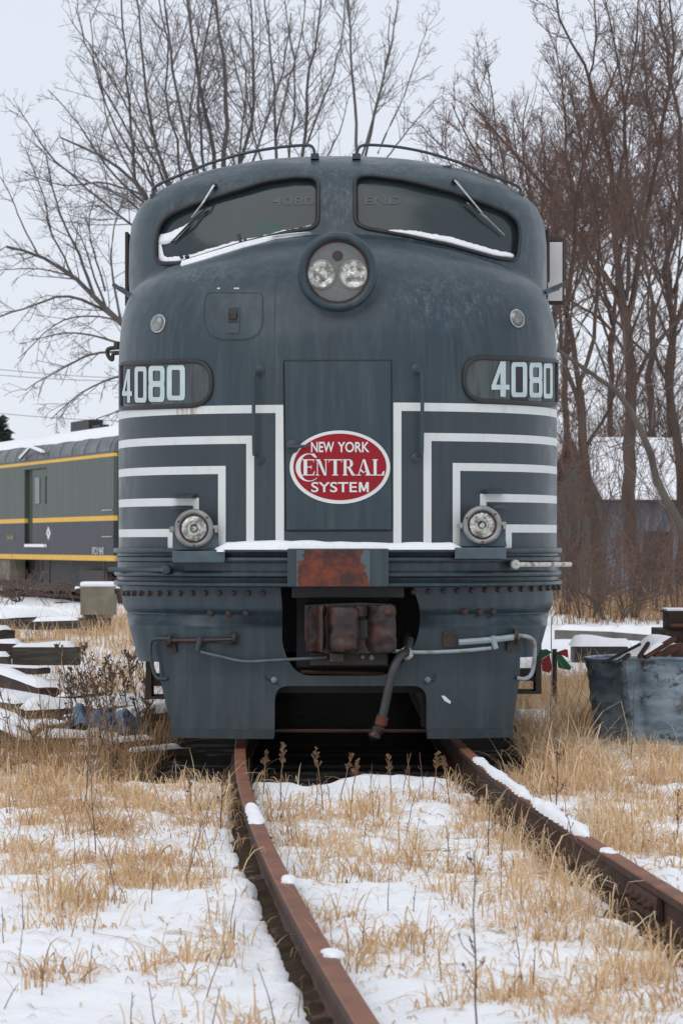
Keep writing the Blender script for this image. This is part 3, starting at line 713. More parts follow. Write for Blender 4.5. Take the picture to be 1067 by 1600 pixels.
# bottom lip of each half
for x0, x1 in ((268, 428), (667, 801)):
    p = resample([(x0, 1138), (x1, 1138)], 12, False); a = on(p, .001, f_skirt); a = [np.array([q[0], q[1], .125]) for q in a]
    mb = MB(); vv = []; n = len(a)
    for q in a: vv += [(q[0], q[1] + .01, .135), (q[0], q[1] - .018, .130), (q[0], q[1] - .018, .070), (q[0], q[1] + .02, .068)]
    mb.add(vv, [(i * 4 + k, i * 4 + (k + 1) % 4, i * 4 + 4 + (k + 1) % 4, i * 4 + 4 + k) for i in range(n - 1) for k in range(4)] + [(0, 1, 2, 3), (4 * n - 4, 4 * n - 3, 4 * n - 2, 4 * n - 1)])
    mb.build('pilot_lip', M['paint_plain'], pilot)
MB().tube([W(429, 1142, 20.3), W(666, 1142, 20.3)], .012, 6).build('cross_rod', M['rail_side'], pilot)
bolts = [(411, 925), (388, 925), (365, 925), (342.6, 925), (321, 925), (301, 925), (282, 925), (264, 925), (249, 925), (234, 925), (221, 925), (210.5, 925), (202, 925), (196.5, 925),
         (646.5, 922.5), (669.6, 922), (693, 921.5), (714.5, 921), (736.5, 920.5), (758, 920), (778, 919.5), (797, 919), (814, 918.6), (830, 918), (843.5, 917.5), (854.5, 917), (864, 916.5), (870.5, 916), (330, 957), (358, 958), (385, 957.5), (725, 955), (748, 955.5), (769, 955)]
for i, (x, y) in enumerate(bolts):
    Q, N = cast([x], [y + (2 if i < 28 else 0)], f_skirt, 19.4, 22.4); r = .017 if i < 28 else .021
    nn = N[0] * np.array([1, 1, .2]); nn /= np.linalg.norm(nn)
    MB().lathe(Q[0], nn, [(r * 1.25, -.01), (r * 1.25, .004), (r, .006), (r * .95, .022), (0, .025)], 8).build('bolt', M['bolt'], pilot)
# uncoupling gear
SK = lambda pts, off: on(pts, off, f_skirt)
def rod(name, pts, off, r, mt, k=4): return MB().tube(catmull(list(SK(pts, off)), k), r, 8).build(name, M[mt], pilot, True)
rod('uncoupling_tube', [(272, 1000), (318, 1000), (365, 999)], .05, .016, 'coupler_rust', 2)
rod('uncoupling_tube', [(312, 1001), (350, 1002), (370, 1003)], .045, .014, 'grey_paint', 2)
rod('uncoupling_rod', [(317, 1018), (350, 1026), (384, 1033), (430, 1031), (500, 1027), (512, 1025)], [.06, .06, .06, .07, .10, .12], .011, 'lgd')
rod('side_pipe', [(266, 997), (249, 997), (243, 1003), (243, 1022), (249, 1050), (254, 1060), (262, 1061)], [.04, .05, .05, .05, .05, .04, .01], .012, 'grey_paint')
rod('uncoupling_tube', [(714, 1003), (760, 999), (803, 993)], .055, .021, 'pale_rod', 2)
rod('uncoupling_rod', [(762, 1011.5), (720, 1016), (670, 1018.5), (640, 1018), (612, 1016)], [.06, .06, .06, .09, .12], .013, 'pale_rod')
rod('side_pipe', [(803, 991), (819, 994), (826, 1003), (825, 1030), (820, 1052), (812, 1060), (806, 1059)], [.04, .05, .05, .05, .05, .04, .01], .014, 'pale_rod')
for xs in ((313, 990, 310, 1020), (760, 988, 767, 1016)):
    a, b_ = SK([(xs[0] + 4, xs[1] + 5), (xs[2] + 2, xs[3] - 4)], .062); MB().tube([a, b_], .02, 8).build('lever_link', M['grey_paint'] if xs[0] < 500 else M['pale_rod'], pilot, True)
for x0, y0, x1, y1 in ((259, 1003, 277, 1019), (357, 990, 373, 1008), (691, 986, 713, 1011), (790, 1000, 810, 1016)):
    p = SK([(x0, y0), (x1, y0), (x1, y1), (x0, y1)], .0); q = SK([(x0, y0), (x1, y0), (x1, y1), (x0, y1)], .022)
    br = MB().add(list(p) + list(q), [(4, 5, 6, 7), (0, 1, 5, 4), (1, 2, 6, 5), (2, 3, 7, 6), (3, 0, 4, 7)])
    for (bx, by) in ((x0 + 4, y0 + 4), (x1 - 4, y0 + 4)): br.lathe(SK([(bx, by)], .02)[0], (0, -1, 0), [(.012, 0), (.012, .018), (0, .02)], 8)
    br.build('lever_bracket', M['dark_steel'], pilot)
for x, y in ((268, 1000), (366, 996), (800, 991)):
    p = SK([(x, y)], .045)[0]; MB().lathe(p, (1, .1, 0), [(.042, -.012), (.042, .012), (.02, .02), (.02, .02)], 18).build('lever_collar', M['dark_steel'], pilot, True)
for pts in (((413, 1056), (420, 1062), (428, 1062), (433, 1070)), ((680, 1052), (676, 1062), (668, 1062), (662, 1068))):
    MB().tube(catmull(list(SK(pts, .012)), 4), .007, 6).build('chain_stub', M['dark_steel'], pilot)
    p = SK([pts[2]], .0)[0]; MB().lathe(p, (0, -1, 0), [(.02, 0), (.02, .018), (0, .022)], 10).build('bolt', M['light_grey_paint'], pilot)
MB().add(SK([(689, 1087), (694, 1087), (704, 1096), (703, 1100), (694, 1095)], .003), [(0, 1, 2, 3, 4)]).build('paint_chip', M['white_paint'], pilot)
# corner steps
for sx, x0, x1, y0, y1 in ((-1, 228, 247, 1036, 1088), (1, 829, 845.5, 1027, 1080)):
    Yq = 21.0; a = W(x0, y1, Yq); b_ = W(x1, y0, Yq); mb = MB()
    xo = a[0] if sx < 0 else b_[0]
    mb.box((min(xo, xo - .04 * sx), Yq, a[2]), (max(xo, xo - .04 * sx), Yq + .3, b_[2] + .1))
    mb.box((min(xo, xo - .18 * sx), Yq, a[2] - .02), (max(xo, xo - .18 * sx), Yq + .35, a[2]))
    mb.box((min(xo - .002, xo - .16 * sx), Yq + .03, a[2] + .07), (max(xo + .002, xo - .16 * sx), Yq + .28, a[2] + .15))
    mb.build('corner_step', M['dark_steel'], loco)
# hanging wire on the right
MB().tube(catmull([W(872, 955, 21.2), W(862, 968, 21.2), W(861, 1010, 21.2), W(862, 1050, 21.2), W(859, 1120, 21.3)], 4), .004, 5).build('hanging_wire', M['alu'], loco)

# ---- coupler and draft gear
dp = quad_box(MB(), 463, 931, 607, 1043, 20.42, .9).build('draft_box', M['draft'], loco)
Yk = 19.90
pX = lambda x: (x - CX) / F * Yk; pz = lambda y: H + (HZ - y) / F * Yk
head = MB().ext([(pX(x), pz(y)) for x, y in ((476, 946), (510, 944), (560, 942), (612, 944), (618, 962), (619, 1008), (610, 1021), (512, 1022), (485, 1016), (476, 1000))], Yk + .10, Yk + .50)
co = head.build('coupler', M['coupler_rust'], loco)
def casting(name, poly, z0, z1, amp=.008, seed=0, mt='coupler_rust'):
    """rough casting: plan outline (photo x, depth) swept in height, its surface worn by noise"""
    P = resample([(pX(x), y) for x, y in rpoly([(x, y * 400) for x, y in poly], 9, 4)], .012) if False else resample([(pX(x), Yk + d) for x, d in poly], .016)
    P = np.array(P); c = P.mean(0); n = len(P); zz = np.linspace(pz(z0), pz(z1), 22); v = []
    for j, z in enumerate(zz):
        e = 1 - .10 * (j in (0, 21)) - .03 * (j in (1, 20))
        for q in P: k = e + amp * 2 * (float(fbm(q[0] * 14 + seed, z * 16 + q[1] * 9, seed)) - .5) / .06 * .06 / max(.05, np.linalg.norm(q - c)); w = c + (q - c) * k; v.append((w[0], w[1], z))
    f = [(j * n + i, j * n + (i + 1) % n, (j + 1) * n + (i + 1) % n, (j + 1) * n + i) for j in range(21) for i in range(n)] + [tuple(range(n)), tuple(range(22 * n - 1, 21 * n - 1, -1))]
    return MB().add(v, f).build(name, M[mt], co, True, 50)
casting('knuckle', [(512, .16), (512, .03), (518, -.02), (535, -.045), (552, -.03), (560, .0), (561, .03), (556, .07), (556, .16)], 1018, 949, .02, 3)
casting('knuckle_nose', [(553, .12), (556, .02), (566, .015), (574, .05), (574, .12)], 964, 947, .01, 4)
casting('guard_arm', [(572, .16), (573, .09), (582, .055), (600, .02), (612, .01), (619, .03), (619, .16)], 1019, 946, .02, 5)
casting('coupler_horn', [(477, .2), (477, .11), (484, .06), (494, .075), (499, .02), (505, .02), (508, .08), (508, .2)], 1018, 947, .02, 6)
casting('horn_rib', [(500, .06), (500, .0), (504, -.005), (506, .06)], 1019, 950, .006, 7)
casting('coupler_lug', [(601, .06), (601, .0), (611, .0), (611, .06)], 961, 946, .006, 8)
MB().box((pX(561), Yk + .075, pz(998)), (pX(575), Yk + .13, pz(968)), bev=.006).build('gap_shade_block', M['black'], co)  # black block put in the hollow to stand for its shade
MB().box((pX(515), Yk + .03, pz(1035)), (pX(537), Yk + .22, pz(1021)), bev=.006).build('knuckle_pin', M['coupler_rust'], co)
MB().tube([(pX(524), Yk + .04, pz(1030)), (pX(524), Yk + .026, pz(1030))], .014, 10).build('pin_hole', M['black'], co)
for xx, zz_, r_ in ((567, 1028, .014), (581, 1029, .018)): MB().lathe((pX(xx), Yk + .19, pz(zz_)), (0, -1, 0), [(r_, -.01), (r_, .02), (0, .024)], 6).build('carrier_nut', M['light_grey_paint'], co)
MB().box((pX(484), Yk + .2, pz(1042)), (pX(606), Yk + .6, pz(1021)), bev=.01).build('coupler_carrier', M['dark_steel'], co)
MB().tube([W(470, 1050, 20.25), W(600, 1053, 20.25)], .014, 8).build('carrier_rod', M['rail_side'], co)
MB().box((pX(455), 20.05, pz(935)), (pX(632), 20.5, pz(913)), bev=.01).build('striker_casting', M['black'], loco)
hs = [W(640, 1000, 20.2), W(636, 1018, 20.1), W(626, 1024, 20.02), W(616, 1042, 19.97), (W(608, 1070, 19.97)), W(602, 1100, 19.97), W(597, 1122, 19.97)]
hose = MB().tube(catmull(hs, 6), .029, 14).build('air_hose', M['hose'], loco, True)
MB().tube([W(598, 1119, 19.97), W(594.5, 1133, 19.97)], .041, 14).build('hose_clamp', M['rust'], hose, True)
MB().tube(catmull([W(594, 1132, 19.97), W(590, 1142, 19.96), W(585, 1150, 19.96), W(584, 1157, 19.97)], 3), [.028, .034, .044, .040, .034, .042, .046, .036, .028, .02], 9).build('hose_coupling', M['coupler_rust'], hose, True)
MB().tube([W(633, 1019, 20.09), W(637, 1023, 20.12)], .042, 12).build('hose_clamp', M['white_rust'], hose, True)
MB().tube(catmull([W(636, 985, 20.5), W(635, 1003, 20.25), W(634, 1017, 20.12)], 4), .026, 10).build('angle_pipe', M['dark_steel'], hose, True)

# ---- underframe, truck and wheels in the dark behind
uf = MB().box((-1.35, 20.95, .62), (1.3, 40, 1.11)).build('underframe', M['black'], loco)
for sx in (-1, 1):
    x = XC + sx * 1.05; MB().box((x - .09, 21.9, .30), (x + .09, 25.6, .62), bev=.03).build('truck_side_frame', M['dark_steel'], loco)
for yy in (22.2, 23.75, 25.3):
    for sx in (-1, 1):
        x = .06 + sx * .75; MB().lathe((x, yy, .457), (sx, 0, 0), [(.0, -.06), (.48, -.06), (.48, -.03), (.457, .0), (.455, .07), (.40, .07), (.38, .03), (.12, .04), (.1, .07), (0, .07)], 40).build('wheel', M['dark_steel'], loco, True)
    MB().tube([(XC - .75, yy, .457), (XC + .9, yy, .457)], .08, 10).build('axle', M['dark_steel'], loco, True)
MB().box((.55, 20.6, .12), (.62, 20.9, .55)).build('pilot_strut', M['black'], loco)
MB().box((-.48, 20.5, .36), (.58, 20.56, .48)).build('pilot_beam', M['black'], loco)

# ---- snow lying on the locomotive
def snow_on(name, cols, depth, label, f=f_body, along=None, base=0.0, m=7):
    """cols: (x, y_bottom, y_top) in photo pixels; a rounded ribbon standing proud of the surface"""
    v = []; n = len(cols)
    for i, (x, yb, yt) in enumerate(cols):
        e = .25 if i in (0, n - 1) else 1
        yb2 = yb; pts = [(x, yb2 + (yt - yb2) * k / (m - 1)) for k in range(m)]
        offs = [base + depth * e * (math.sin(math.pi * (k / (m - 1)) ** .7) ** .6 if 0 < k < m - 1 else 0) for k in range(m)]
        if along is not None: offs = [base - (o - base) for o in offs]
        v += list(on(pts, offs, f, along))
    return tag(MB().add(v, [(i * m + k, (i + 1) * m + k, (i + 1) * m + k + 1, i * m + k + 1) for i in range(n - 1) for k in range(m - 1)]).build(name, M['snow'], None, True, 80), label, 'snow', kind='stuff')
rr = random.Random(3)
def cols(x0, x1, fb, ft, step=3.0, jit=.8):
    n = int((x1 - x0) / step); out = []; j = 0
    for k in range(n + 1):
        x = x0 + (x1 - x0) * k / n; j = j * .6 + rr.uniform(-jit, jit); out.append((x, fb(x), ft(x) + j))
    return out
lerp = lambda P: (lambda x: float(np.interp(x, [p[0] for p in P], [p[1] for p in P])))
snow_on('snow', cols(247, 495, lerp([(247, 409), (260, 413), (281, 410), (322, 397), (382, 378), (450, 361.5), (495, 353)]), lerp([(247, 372), (251, 378), (256, 398), (262, 402), (300, 396), (350, 380), (400, 369), (440, 359), (470, 355), (495, 348)])), .02, 'strip of snow along the sill of the left windscreen', along=(0, 1, 0), base=.045)
snow_on('snow', cols(246, 296, lerp([(246, 382), (262, 380), (275, 374), (296, 352)]), lerp([(246, 366), (262, 364), (275, 358), (296, 346)])), .02, 'curl of snow behind the blade of the left wiper', along=(0, 1, 0), base=.045)
snow_on('snow', cols(600, 803, lerp([(600, 360), (634, 366.5), (703, 381.5), (773, 401), (803, 404)]), lerp([(600, 360), (612, 357), (650, 360), (703, 369), (760, 386), (803, 396)])), .035, 'thick bank of snow along the sill of the right windscreen', along=(0, 1, 0), base=.045)
snow_on('snow', cols(283, 487, lerp([(283, 416), (322, 404.5), (382, 386), (430, 374), (487, 366.5)]), lerp([(283, 413.5), (322, 400.5), (382, 382.5), (430, 370.5), (487, 364.5)]), jit=.25), .03, 'thin line of snow on the ledge below the left windscreen')
# bank on the anticlimber ledge
def ledge_snow(x0, x1, hfun, label):
    xs_ = np.arange(x0, x1, .02); v = []; n = len(xs_); m = 9
    for i, x in enumerate(xs_):
        k = int(np.argmin(np.abs(A[:, 0] - x))); p = A[k]; nn = N2[k]; e = min(1, (i + .15) / 3, (n - 1 - i + .15) / 3); h = hfun(x) * e
        for j in range(m):
            t_ = j / (m - 1); a = -.02 + .112 * t_; z = 1.3495 + h * (1 - (2 * max(t_ - .5, 0)) ** 2.6) + (-.012 * (t_ == 1))
            v.append((x + nn[0] * a, p[1] + nn[1] * a, z))
    tag(MB().add(v, [(i * m + k, (i + 1) * m + k, (i + 1) * m + k + 1, i * m + k + 1) for i in range(n - 1) for k in range(m - 1)]).build('snow', M['snow'], None, True, 80), label, 'snow', kind='stuff')
ledge_snow(W(344, 0, 20)[0], W(720, 0, 20)[0], lambda x: float(.012 + .050 * fbm(x * 1.7 + 3, 2.2, 5) + .012 * fbm(x * 9, 1, 6)), 'bank of snow along the ledge below the nose door')
tag(MB().lathe(W(303, 860, 20.03) + np.array([.18, 0, .0]), (0, 0, 1), [(.03, -.01), (.025, .01), (0, .02)], 10).build('snow', M['snow'], None, True, 80), 'small lump of snow beside the left lower lamp', 'snow', kind='stuff')
# ================================================================ TRACK CURVE
_pd = np.array([22.5, 20.2, 17.7, 15.76, 14.68, 13.19, 11.97, 10.95, 10.1, 9.36, 8.6]); _px = np.array([-.735, -.672, -.582, -.478, -.408, -.299, -.207, -.132, -.055, .013, .075])
_pf = np.polyfit(_pd, _px, 3)
def railL(Y):
    Y = np.asarray(Y, float); a = np.polyval(_pf, np.clip(Y, 7.5, 21.5)); e = np.polyval(_pf, 21.5); s0 = np.polyval(np.polyder(_pf), 7.5)
    a = np.where(Y > 21.5, e - .02 * (1 - np.exp(-(Y - 21.5) / 1.5)), a); return np.where(Y < 7.5, np.polyval(_pf, 7.5) + s0 * (Y - 7.5), a)
GA = 1.507
def railR(Y): return railL(Y) + GA + .012 * np.clip((20 - np.asarray(Y)) / 10, 0, 1)

# ================================================================ GROUND
def hdirt(X, Y):
    nr = np.exp(-(np.minimum(np.abs(X - railL(Y)), np.abs(X - railR(Y))) / .13) ** 2) * np.clip((19.6 - Y) / .5, 0, 1)
    return -.185 + .045 * nr + .05 * (fbm(X * 1.3, Y * 1.3, 3) - .5) * (1 - .8 * nr) + .03 * (fbm(X * 9, Y * 9, 8) - .5) * (1 - .5 * nr)
def hsnow(X, Y):
    X = np.asarray(X, float); Y = np.asarray(Y, float)
    near = np.clip((32 - Y) / 14, .25, 1)
    z = -.125 + near * (.14 * (fbm(X * .9, Y * .8, 21) - .48) + .10 * (fbm(X * 3.1, Y * 2.3, 25) - .48) + .045 * (fbm(X * 9, Y * 8, 29) - .5))
    z = np.minimum(z, -.055)
    dl = X - railL(Y); dr = X - railR(Y)
    nz = fbm(Y * 2.2, X * .6, 33)
    wl = np.where(dl < 0, .045 + .055 * nz, .05); z = z - np.clip((24 - Y) / 3, 0, 1) * (.09 + .10 * nz) * np.exp(-(dl / wl) ** 4)
    wr = np.where(dr < 0, .09 + .08 * nz, .08); z = z - np.clip((24 - Y) / 3, 0, 1) * (.07 + .10 * nz) * np.exp(-(dr / wr) ** 2)
    edge = 19.25 + .10 * (fbm(X * 2, X * 0 + 3, 44) - .5) + .25 * np.clip(np.abs(X + .03) - .95, 0, 1)
    under = np.clip((Y - edge) / .06, 0, 1) * np.clip((1.62 + .2 * (fbm(Y, X * 0, 45) - .5) - np.abs(X + .03)) / .12, 0, 1)
    z = z - .5 * np.minimum(under, 1)
    z = z - .16 * np.exp(-((X + 2.35) / .75) ** 2 - ((Y - 22.6) / 1.5) ** 2) * (.5 + fbm(X * 5, Y * 3, 47))
    # thin places between the tufts far out
    z = z - np.clip((Y - 24) / 8, 0, 1) * .09 * np.clip(fbm(X * .55, Y * .35, 51) - .52, 0, 1) * 4
    return z
def grid_mesh(name, xs, ys, hf, mat):
    X, Y = np.meshgrid(xs, ys); Z = hf(X, Y); v = np.stack([X, Y, Z], -1).reshape(-1, 3)
    n, m = len(xs), len(ys); i = np.arange(m - 1)[:, None] * n + np.arange(n - 1)[None, :]; i = i.ravel()
    return tag(mesh(name, v, np.stack([i, i + 1, i + n + 1, i + n], -1), mat, None, True), kind='structure')
def cat(*a): return np.unique(np.concatenate(a))
xs = cat(np.arange(-3.6, 4.2, .035), np.arange(-12, 14, .25), np.arange(-60, 60, 3), np.linspace(-2500, 2500, 21))
ys = cat(np.arange(5, 21, .045), np.arange(21, 40, .15), np.arange(40, 110, 1.5), np.linspace(110, 4000, 20), np.linspace(-60, 5, 12))
t = NT('frozen_soil'); cc = t.mix(t.ramp(t.noise(5, 8, .7), .3, .7), (.10, .066, .040, 1), (.030, .022, .016, 1)); x, y, z = t.xyz(); under_shade = t.math('MULTIPLY', t.math('GREATER_THAN', y, 19.4), t.ramp(t.math('ABSOLUTE', x), 1.5, 1.9, .9, 0)); cc = t.mix(under_shade, cc, (.007, .006, .005, 1)); t.bump(t.noise(25, 8, .7), .8, .04); M['soil'] = t.set(cc, .95, spec=.1)  # shade under the locomotive is painted into the soil colour as near black
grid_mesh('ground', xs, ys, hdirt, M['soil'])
grid_mesh('snow_cover', xs, ys, hsnow, M['snow'])

# ================================================================ RAILS, TIES
prf = [(-.031, 0), (.031, 0), (.037, -.006), (.036, -.036), (.012, -.046), (.009, -.060), (.009, -.135), (.02, -.146), (.072, -.158), (.074, -.168), (-.074, -.168), (-.072, -.158), (-.02, -.146), (-.009, -.135), (-.009, -.060), (-.012, -.046), (-.036, -.036), (-.037, -.006)]
def make_rail(fx, label):
    Ys = np.concatenate([np.arange(5.5, 24, .25), np.arange(24, 40, 2)]); v = []; f = []; fm = []; n = len(prf)
    for Y in Ys:
        x = float(fx(Y)); d = float(fx(Y + .05) - fx(Y - .05)) / .1; c = 1 / math.hypot(1, d); u = (c, -d * c)
        for a, z in prf: v.append((x + u[0] * a, Y + u[1] * a, z))
    for i in range(len(Ys) - 1):
        for k in range(n): f.append((i * n + k, i * n + (k + 1) % n, (i + 1) * n + (k + 1) % n, (i + 1) * n + k)); fm.append(0 if k in (17, 0, 1) else 1)
    o = mesh('rail', v, f, None, None, False, mats=[M['rail_top'], M['rail_side']], fm=fm); return tag(o, label, 'rail', 'rails of the track')
make_rail(railL, 'left rusty rail curving bare out of the snow from under the locomotive')
make_rail(railR, 'right rusty rail of the track with a long strip of snow along its top')
for i, yj in enumerate((12.35,)):
    x = float(railR(yj)); pts = [(float(railR(q)) - .026, q, -.085) for q in (yj - .3, yj, yj + .3)]
    jb = MB(); d = float(railR(yj + .3) - railR(yj - .3)) / .6
    for q0, q1 in zip(pts[:-1], pts[1:]): jb.add([(p[0] + a, p[1], p[2] + z) for p in (q0, q1) for a, z in ((-.012, .04), (.012, .046), (.012, -.05), (-.022, -.055))], [(0, 1, 5, 4), (1, 2, 6, 5), (2, 3, 7, 6), (3, 0, 4, 7), (0, 1, 2, 3), (4, 5, 6, 7)])
    rt = [o for o in C.objects if o.name == 'rail.001'][0]; jo = jb.build('joint_bar', M['rail_side'], None); jo.parent = rt
    for q in (-.22, -.08, .08, .22):
        bo = MB().lathe((float(railR(yj + q)) - .045, yj + q, -.085), (-1, 0, 0), [(.02, -.01), (.02, .012), (.012, .02), (.011, .035), (0, .036)], 8).build('joint_bolt', M['rail_side'], None); bo.parent = jo
tie0 = None
for i, Y in enumerate(np.arange(8.7, 23.5, .56)):
    xm = float(railL(Y)) + GA / 2
    if tie0 is None:
        tie0 = MB().box((-1.3, -.11, -.20), (1.3, .11, -.02), bev=.012).build('railway_tie', M['tie_dark'])
        o = tie0
    else: o = tie0.copy(); C.objects.link(o)
    o.location = (xm + random.uniform(-.05, .05), Y, (-.178 if Y < 19 else -.16) + random.uniform(-.008, .004)); o.rotation_euler = (0, 0, -.05 * (21 - Y) / 12 + random.uniform(-.02, .02))
    tag(o, 'dark wooden tie bedded in snow and soil across under both rails', 'railway tie', 'ties under the rails')
def rail_snow(fx, y0, y1, w, h, label, seed, off=0.0, m=7):
    n = max(6, int((y1 - y0) / .035)); v = []
    for i in range(n + 1):
        t_ = i / n; Y = y0 + (y1 - y0) * t_; e = min(1, (math.sin(math.pi * t_) * 3.0 + .05)) ** .6; x = float(fx(Y)) + off + .006 * math.sin(i * 1.3 + seed)
        ww = w * e * (.55 + .6 * float(vnoise(Y * 2.6, seed, 3)) + .12 * float(vnoise(Y * 21, seed, 8))); hh = h * e * (.45 + .9 * float(vnoise(Y * 3.3, seed, 4)) + .2 * float(vnoise(Y * 23, seed, 7)))
        for j in range(m): a = math.pi * j / (m - 1); v.append((x - ww * math.cos(a), Y, -.003 + hh * math.sin(a) ** .7))
    tag(MB().add(v, [(i * m + k, i * m + k + 1, (i + 1) * m + k + 1, (i + 1) * m + k) for i in range(n) for k in range(m - 1)]).build('snow', M['snow'], None, True, 80), label, 'snow', kind='stuff')
def yrow(y, z=0.0): return (H - z) * F / (y - HZ)
rail_snow(railL, yrow(1276), yrow(1262), .036, .04, 'round lump of snow on the left rail, farther of the two side by side', 1)
rail_snow(railL, yrow(1288), yrow(1275), .040, .034, 'round lump of snow on the left rail, nearer of the two side by side', 2)
rail_snow(railL, yrow(1381), yrow(1373), .035, .02, 'thin smear of snow on the left rail beside a tuft', 3, .02)
rail_snow(railL, yrow(1497), yrow(1486), .030, .02, 'small scrap of snow on the left rail nearest the camera', 4, .025)
rail_snow(railR, yrow(1252), yrow(1184), .034, .034, 'long strip of snow on the right rail close to the locomotive', 5)
rail_snow(railR, yrow(1309), yrow(1253), .042, .045, 'thick strip of snow on the middle of the right rail', 6)
rail_snow(railR, yrow(1334), yrow(1326), .034, .018, 'thin patch of snow on the right rail past the thick strip', 7)

# ================================================================ BAGGAGE CAR
Pa = np.array([(178 - CX) / F * 74, 74.0]); U = np.array([-.327, .945]); U /= np.linalg.norm(U); V = np.array([U[1], -U[0]])
def cp(s, w, z): p = Pa + U * s + V * w; return (p[0], p[1], z)
def car_s(px):
    k = (px - CX) / F; return (k * Pa[1] - Pa[0]) / (U[0] - k * U[1])
def car_z(px, y): return H + (HZ - y) / F * (Pa[1] + U[1] * car_s(px))
car = empty('baggage_car', cp(10, 1.5, 0)); tag(car, 'green and dark blue railway baggage car with yellow lines and a snow covered roof', 'rail car')
t = NT('car_side'); x, y, z = t.xyz()
gt = lambda a, b: t.math('GREATER_THAN', a, b); mul = lambda a, b: t.math('MULTIPLY', a, b)
st = t.ramp(t.noise(1.4, 7, .65, stretch=(7, 7, .35)), .38, .75)
green = t.mix(st, (.046, .062, .044, 1), (.082, .098, .080, 1)); green = t.mix(t.ramp(t.noise(1.6, 6, .7, stretch=(3, 3, 1.1)), .60, .74, 0, .55), green, (.17, .18, .15, 1))
blue = t.mix(st, (.012, .015, .022, 1), (.034, .037, .044, 1))
yel = t.mix(t.ramp(t.noise(3, 5, .7), .45, .75, 0, .6), (.80, .44, .018, 1), (.56, .33, .05, 1))
side = t.mix(gt(z, 2.01), blue, green)
for a, b in ((.955, 1.09), (1.955, 2.075), (3.54, 3.62)): side = t.mix(mul(gt(z, a), t.math('LESS_THAN', z, b)), side, yel)
side = t.mix(gt(z, 3.62), side, (.06, .065, .06, 1)); M['car_side'] = t.set(side, .5)
M['car_end'] = basic('car_end', (.022, .040, .014, 1), (.014, .026, .010, 1), .6, scale=3)
M['car_roof'] = basic('car_roof', (.16, .165, .17, 1), (.09, .095, .10, 1), .5, scale=1.5, stretch=(1, 1, 3))
M['yellow'] = basic('yellow', (.55, .38, .03, 1), None, .5)
L_ = 22.0; s0, s1 = car_s(73.5), car_s(39)
zd0, zd1 = car_z(70, 853), car_z(70, 731)
def slab(mb, sa, sb, wa, wb, za, zb):
    v = [cp(s, w, z) for s in (sa, sb) for w in (wa, wb) for z in (za, zb)]
    return mb.add(v, [(0, 1, 3, 2), (4, 6, 7, 5), (0, 4, 5, 1), (2, 3, 7, 6), (0, 2, 6, 4), (1, 5, 7, 3)])
mb = MB(); slab(mb, 0, s0, 0, .1, .95, 3.68); slab(mb, s1, L_, 0, .1, .95, 3.68); slab(mb, s0, s1, 0, .1, zd1, 3.68); slab(mb, s0, s1, 0, .1, .95, zd0)
mb.build('side_wall', M['car_side'], car)
slab(MB(), s0 - .0, s1 + .0, .10, .16, zd0, zd1).build('door_recess', M['car_end'], car)
dr = slab(MB(), car_s(71.5), car_s(49), .05, .1, zd0 + .01, zd1 - .02).build('sliding_door', M['car_side'], car)
slab(MB(), car_s(60.5), car_s(53.5), .03, .06, car_z(57, 787), car_z(57, 746)).build('door_window', M['board_glass'], dr)
slab(MB(), car_s(71), car_s(69.5), .02, .06, car_z(70, 787), car_z(70, 744)).build('door_slot', M['black'], dr)
tag(slab(MB(), s0, s1 - .3, -.08, .08, zd0 - .03, zd0 + .05).build('snow', M['snow']), 'small pad of snow on the sill of the baggage car door', 'snow', kind='stuff')
slab(MB(), .0, .08, .1, 3.0, .95, 3.9).build('end_wall', M['car_end'], car)
for z in (1.3, 2.4, 3.1): slab(MB(), -.04, .0, .25, .6, z, z + .05).build('end_rung', M['black'], car)
arc = [(1.5 - 1.5 * math.cos(a) ** .75, 3.66 + .66 * math.sin(a) ** .9) for a in np.linspace(0, math.pi / 2, 12)]; arc = arc + [(3.0 - w, z) for w, z in arc[::-1][1:]]
v = [cp(s, w, z) for s in (-.02, L_) for w, z in arc]; n = len(arc)
roof = MB().add(v, [(k, k + 1, n + k + 1, n + k) for k in range(n - 1)] + [tuple(range(n)), tuple(range(2 * n - 1, n - 1, -1))]).build('roof', M['car_roof'], car, True, 40)
for i in range(16):
    s = .3 + i * 1.3; v = [cp(a, w - .01 if w < 1.5 else w, z + .012) for a in (s, s + .05) for w, z in arc[:10]]
    MB().add(v, [(k, k + 1, 10 + k + 1, 10 + k) for k in range(9)]).build('roof_seam', M['black'], roof)
v = []; ns = 60; sub = [(w, z) for w, z in arc if z > 3.99]; m = len(sub)
for i in range(ns):
    s = -.03 + L_ * i / (ns - 1); e = float(fbm(s * 1.1, 3, 9) - .5)
    for k, (w, z) in enumerate(sub): q = k / (m - 1); v.append(cp(s, w - (.10 * e if k == 0 else 0), z + (.012 if k == 0 else .13 * min(1, math.sin(math.pi * q) * 3)) + (-.1 * e if k == 0 else 0)))
mb = MB().add(v, [(i * m + k, i * m + k + 1, (i + 1) * m + k + 1, (i + 1) * m + k) for i in range(ns - 1) for k in range(m - 1)] + [tuple(range(m))])
tag(mb.build('snow', M['snow'], None, True, 80), 'thick blanket of snow over the baggage car roof', 'snow', kind='stuff')
for xa, xb, ya, yb in ((47, 74, 679, 670), (160, 192, 666, 653)):
    sa, sb = car_s(xb), car_s(xa); slab(MB(), sa + .6, sb + .6, 1.3, 1.7, car_z(xa, ya) - .1, car_z(xa, yb) + .22).build('roof_vent', M['black'], car)
slab(MB(), car_s(85) + .4, car_s(74) + .4, 1.35, 1.6, 4.2, 4.58).build('roof_vent', M['black'], car)
mb = MB(); mb.tube([cp(car_s(38), -.1, 3.70), cp(car_s(54), -.1, 3.98), cp(car_s(74), -.1, 3.80)], .025, 5); mb.build('rain_hood', M['black'], car)
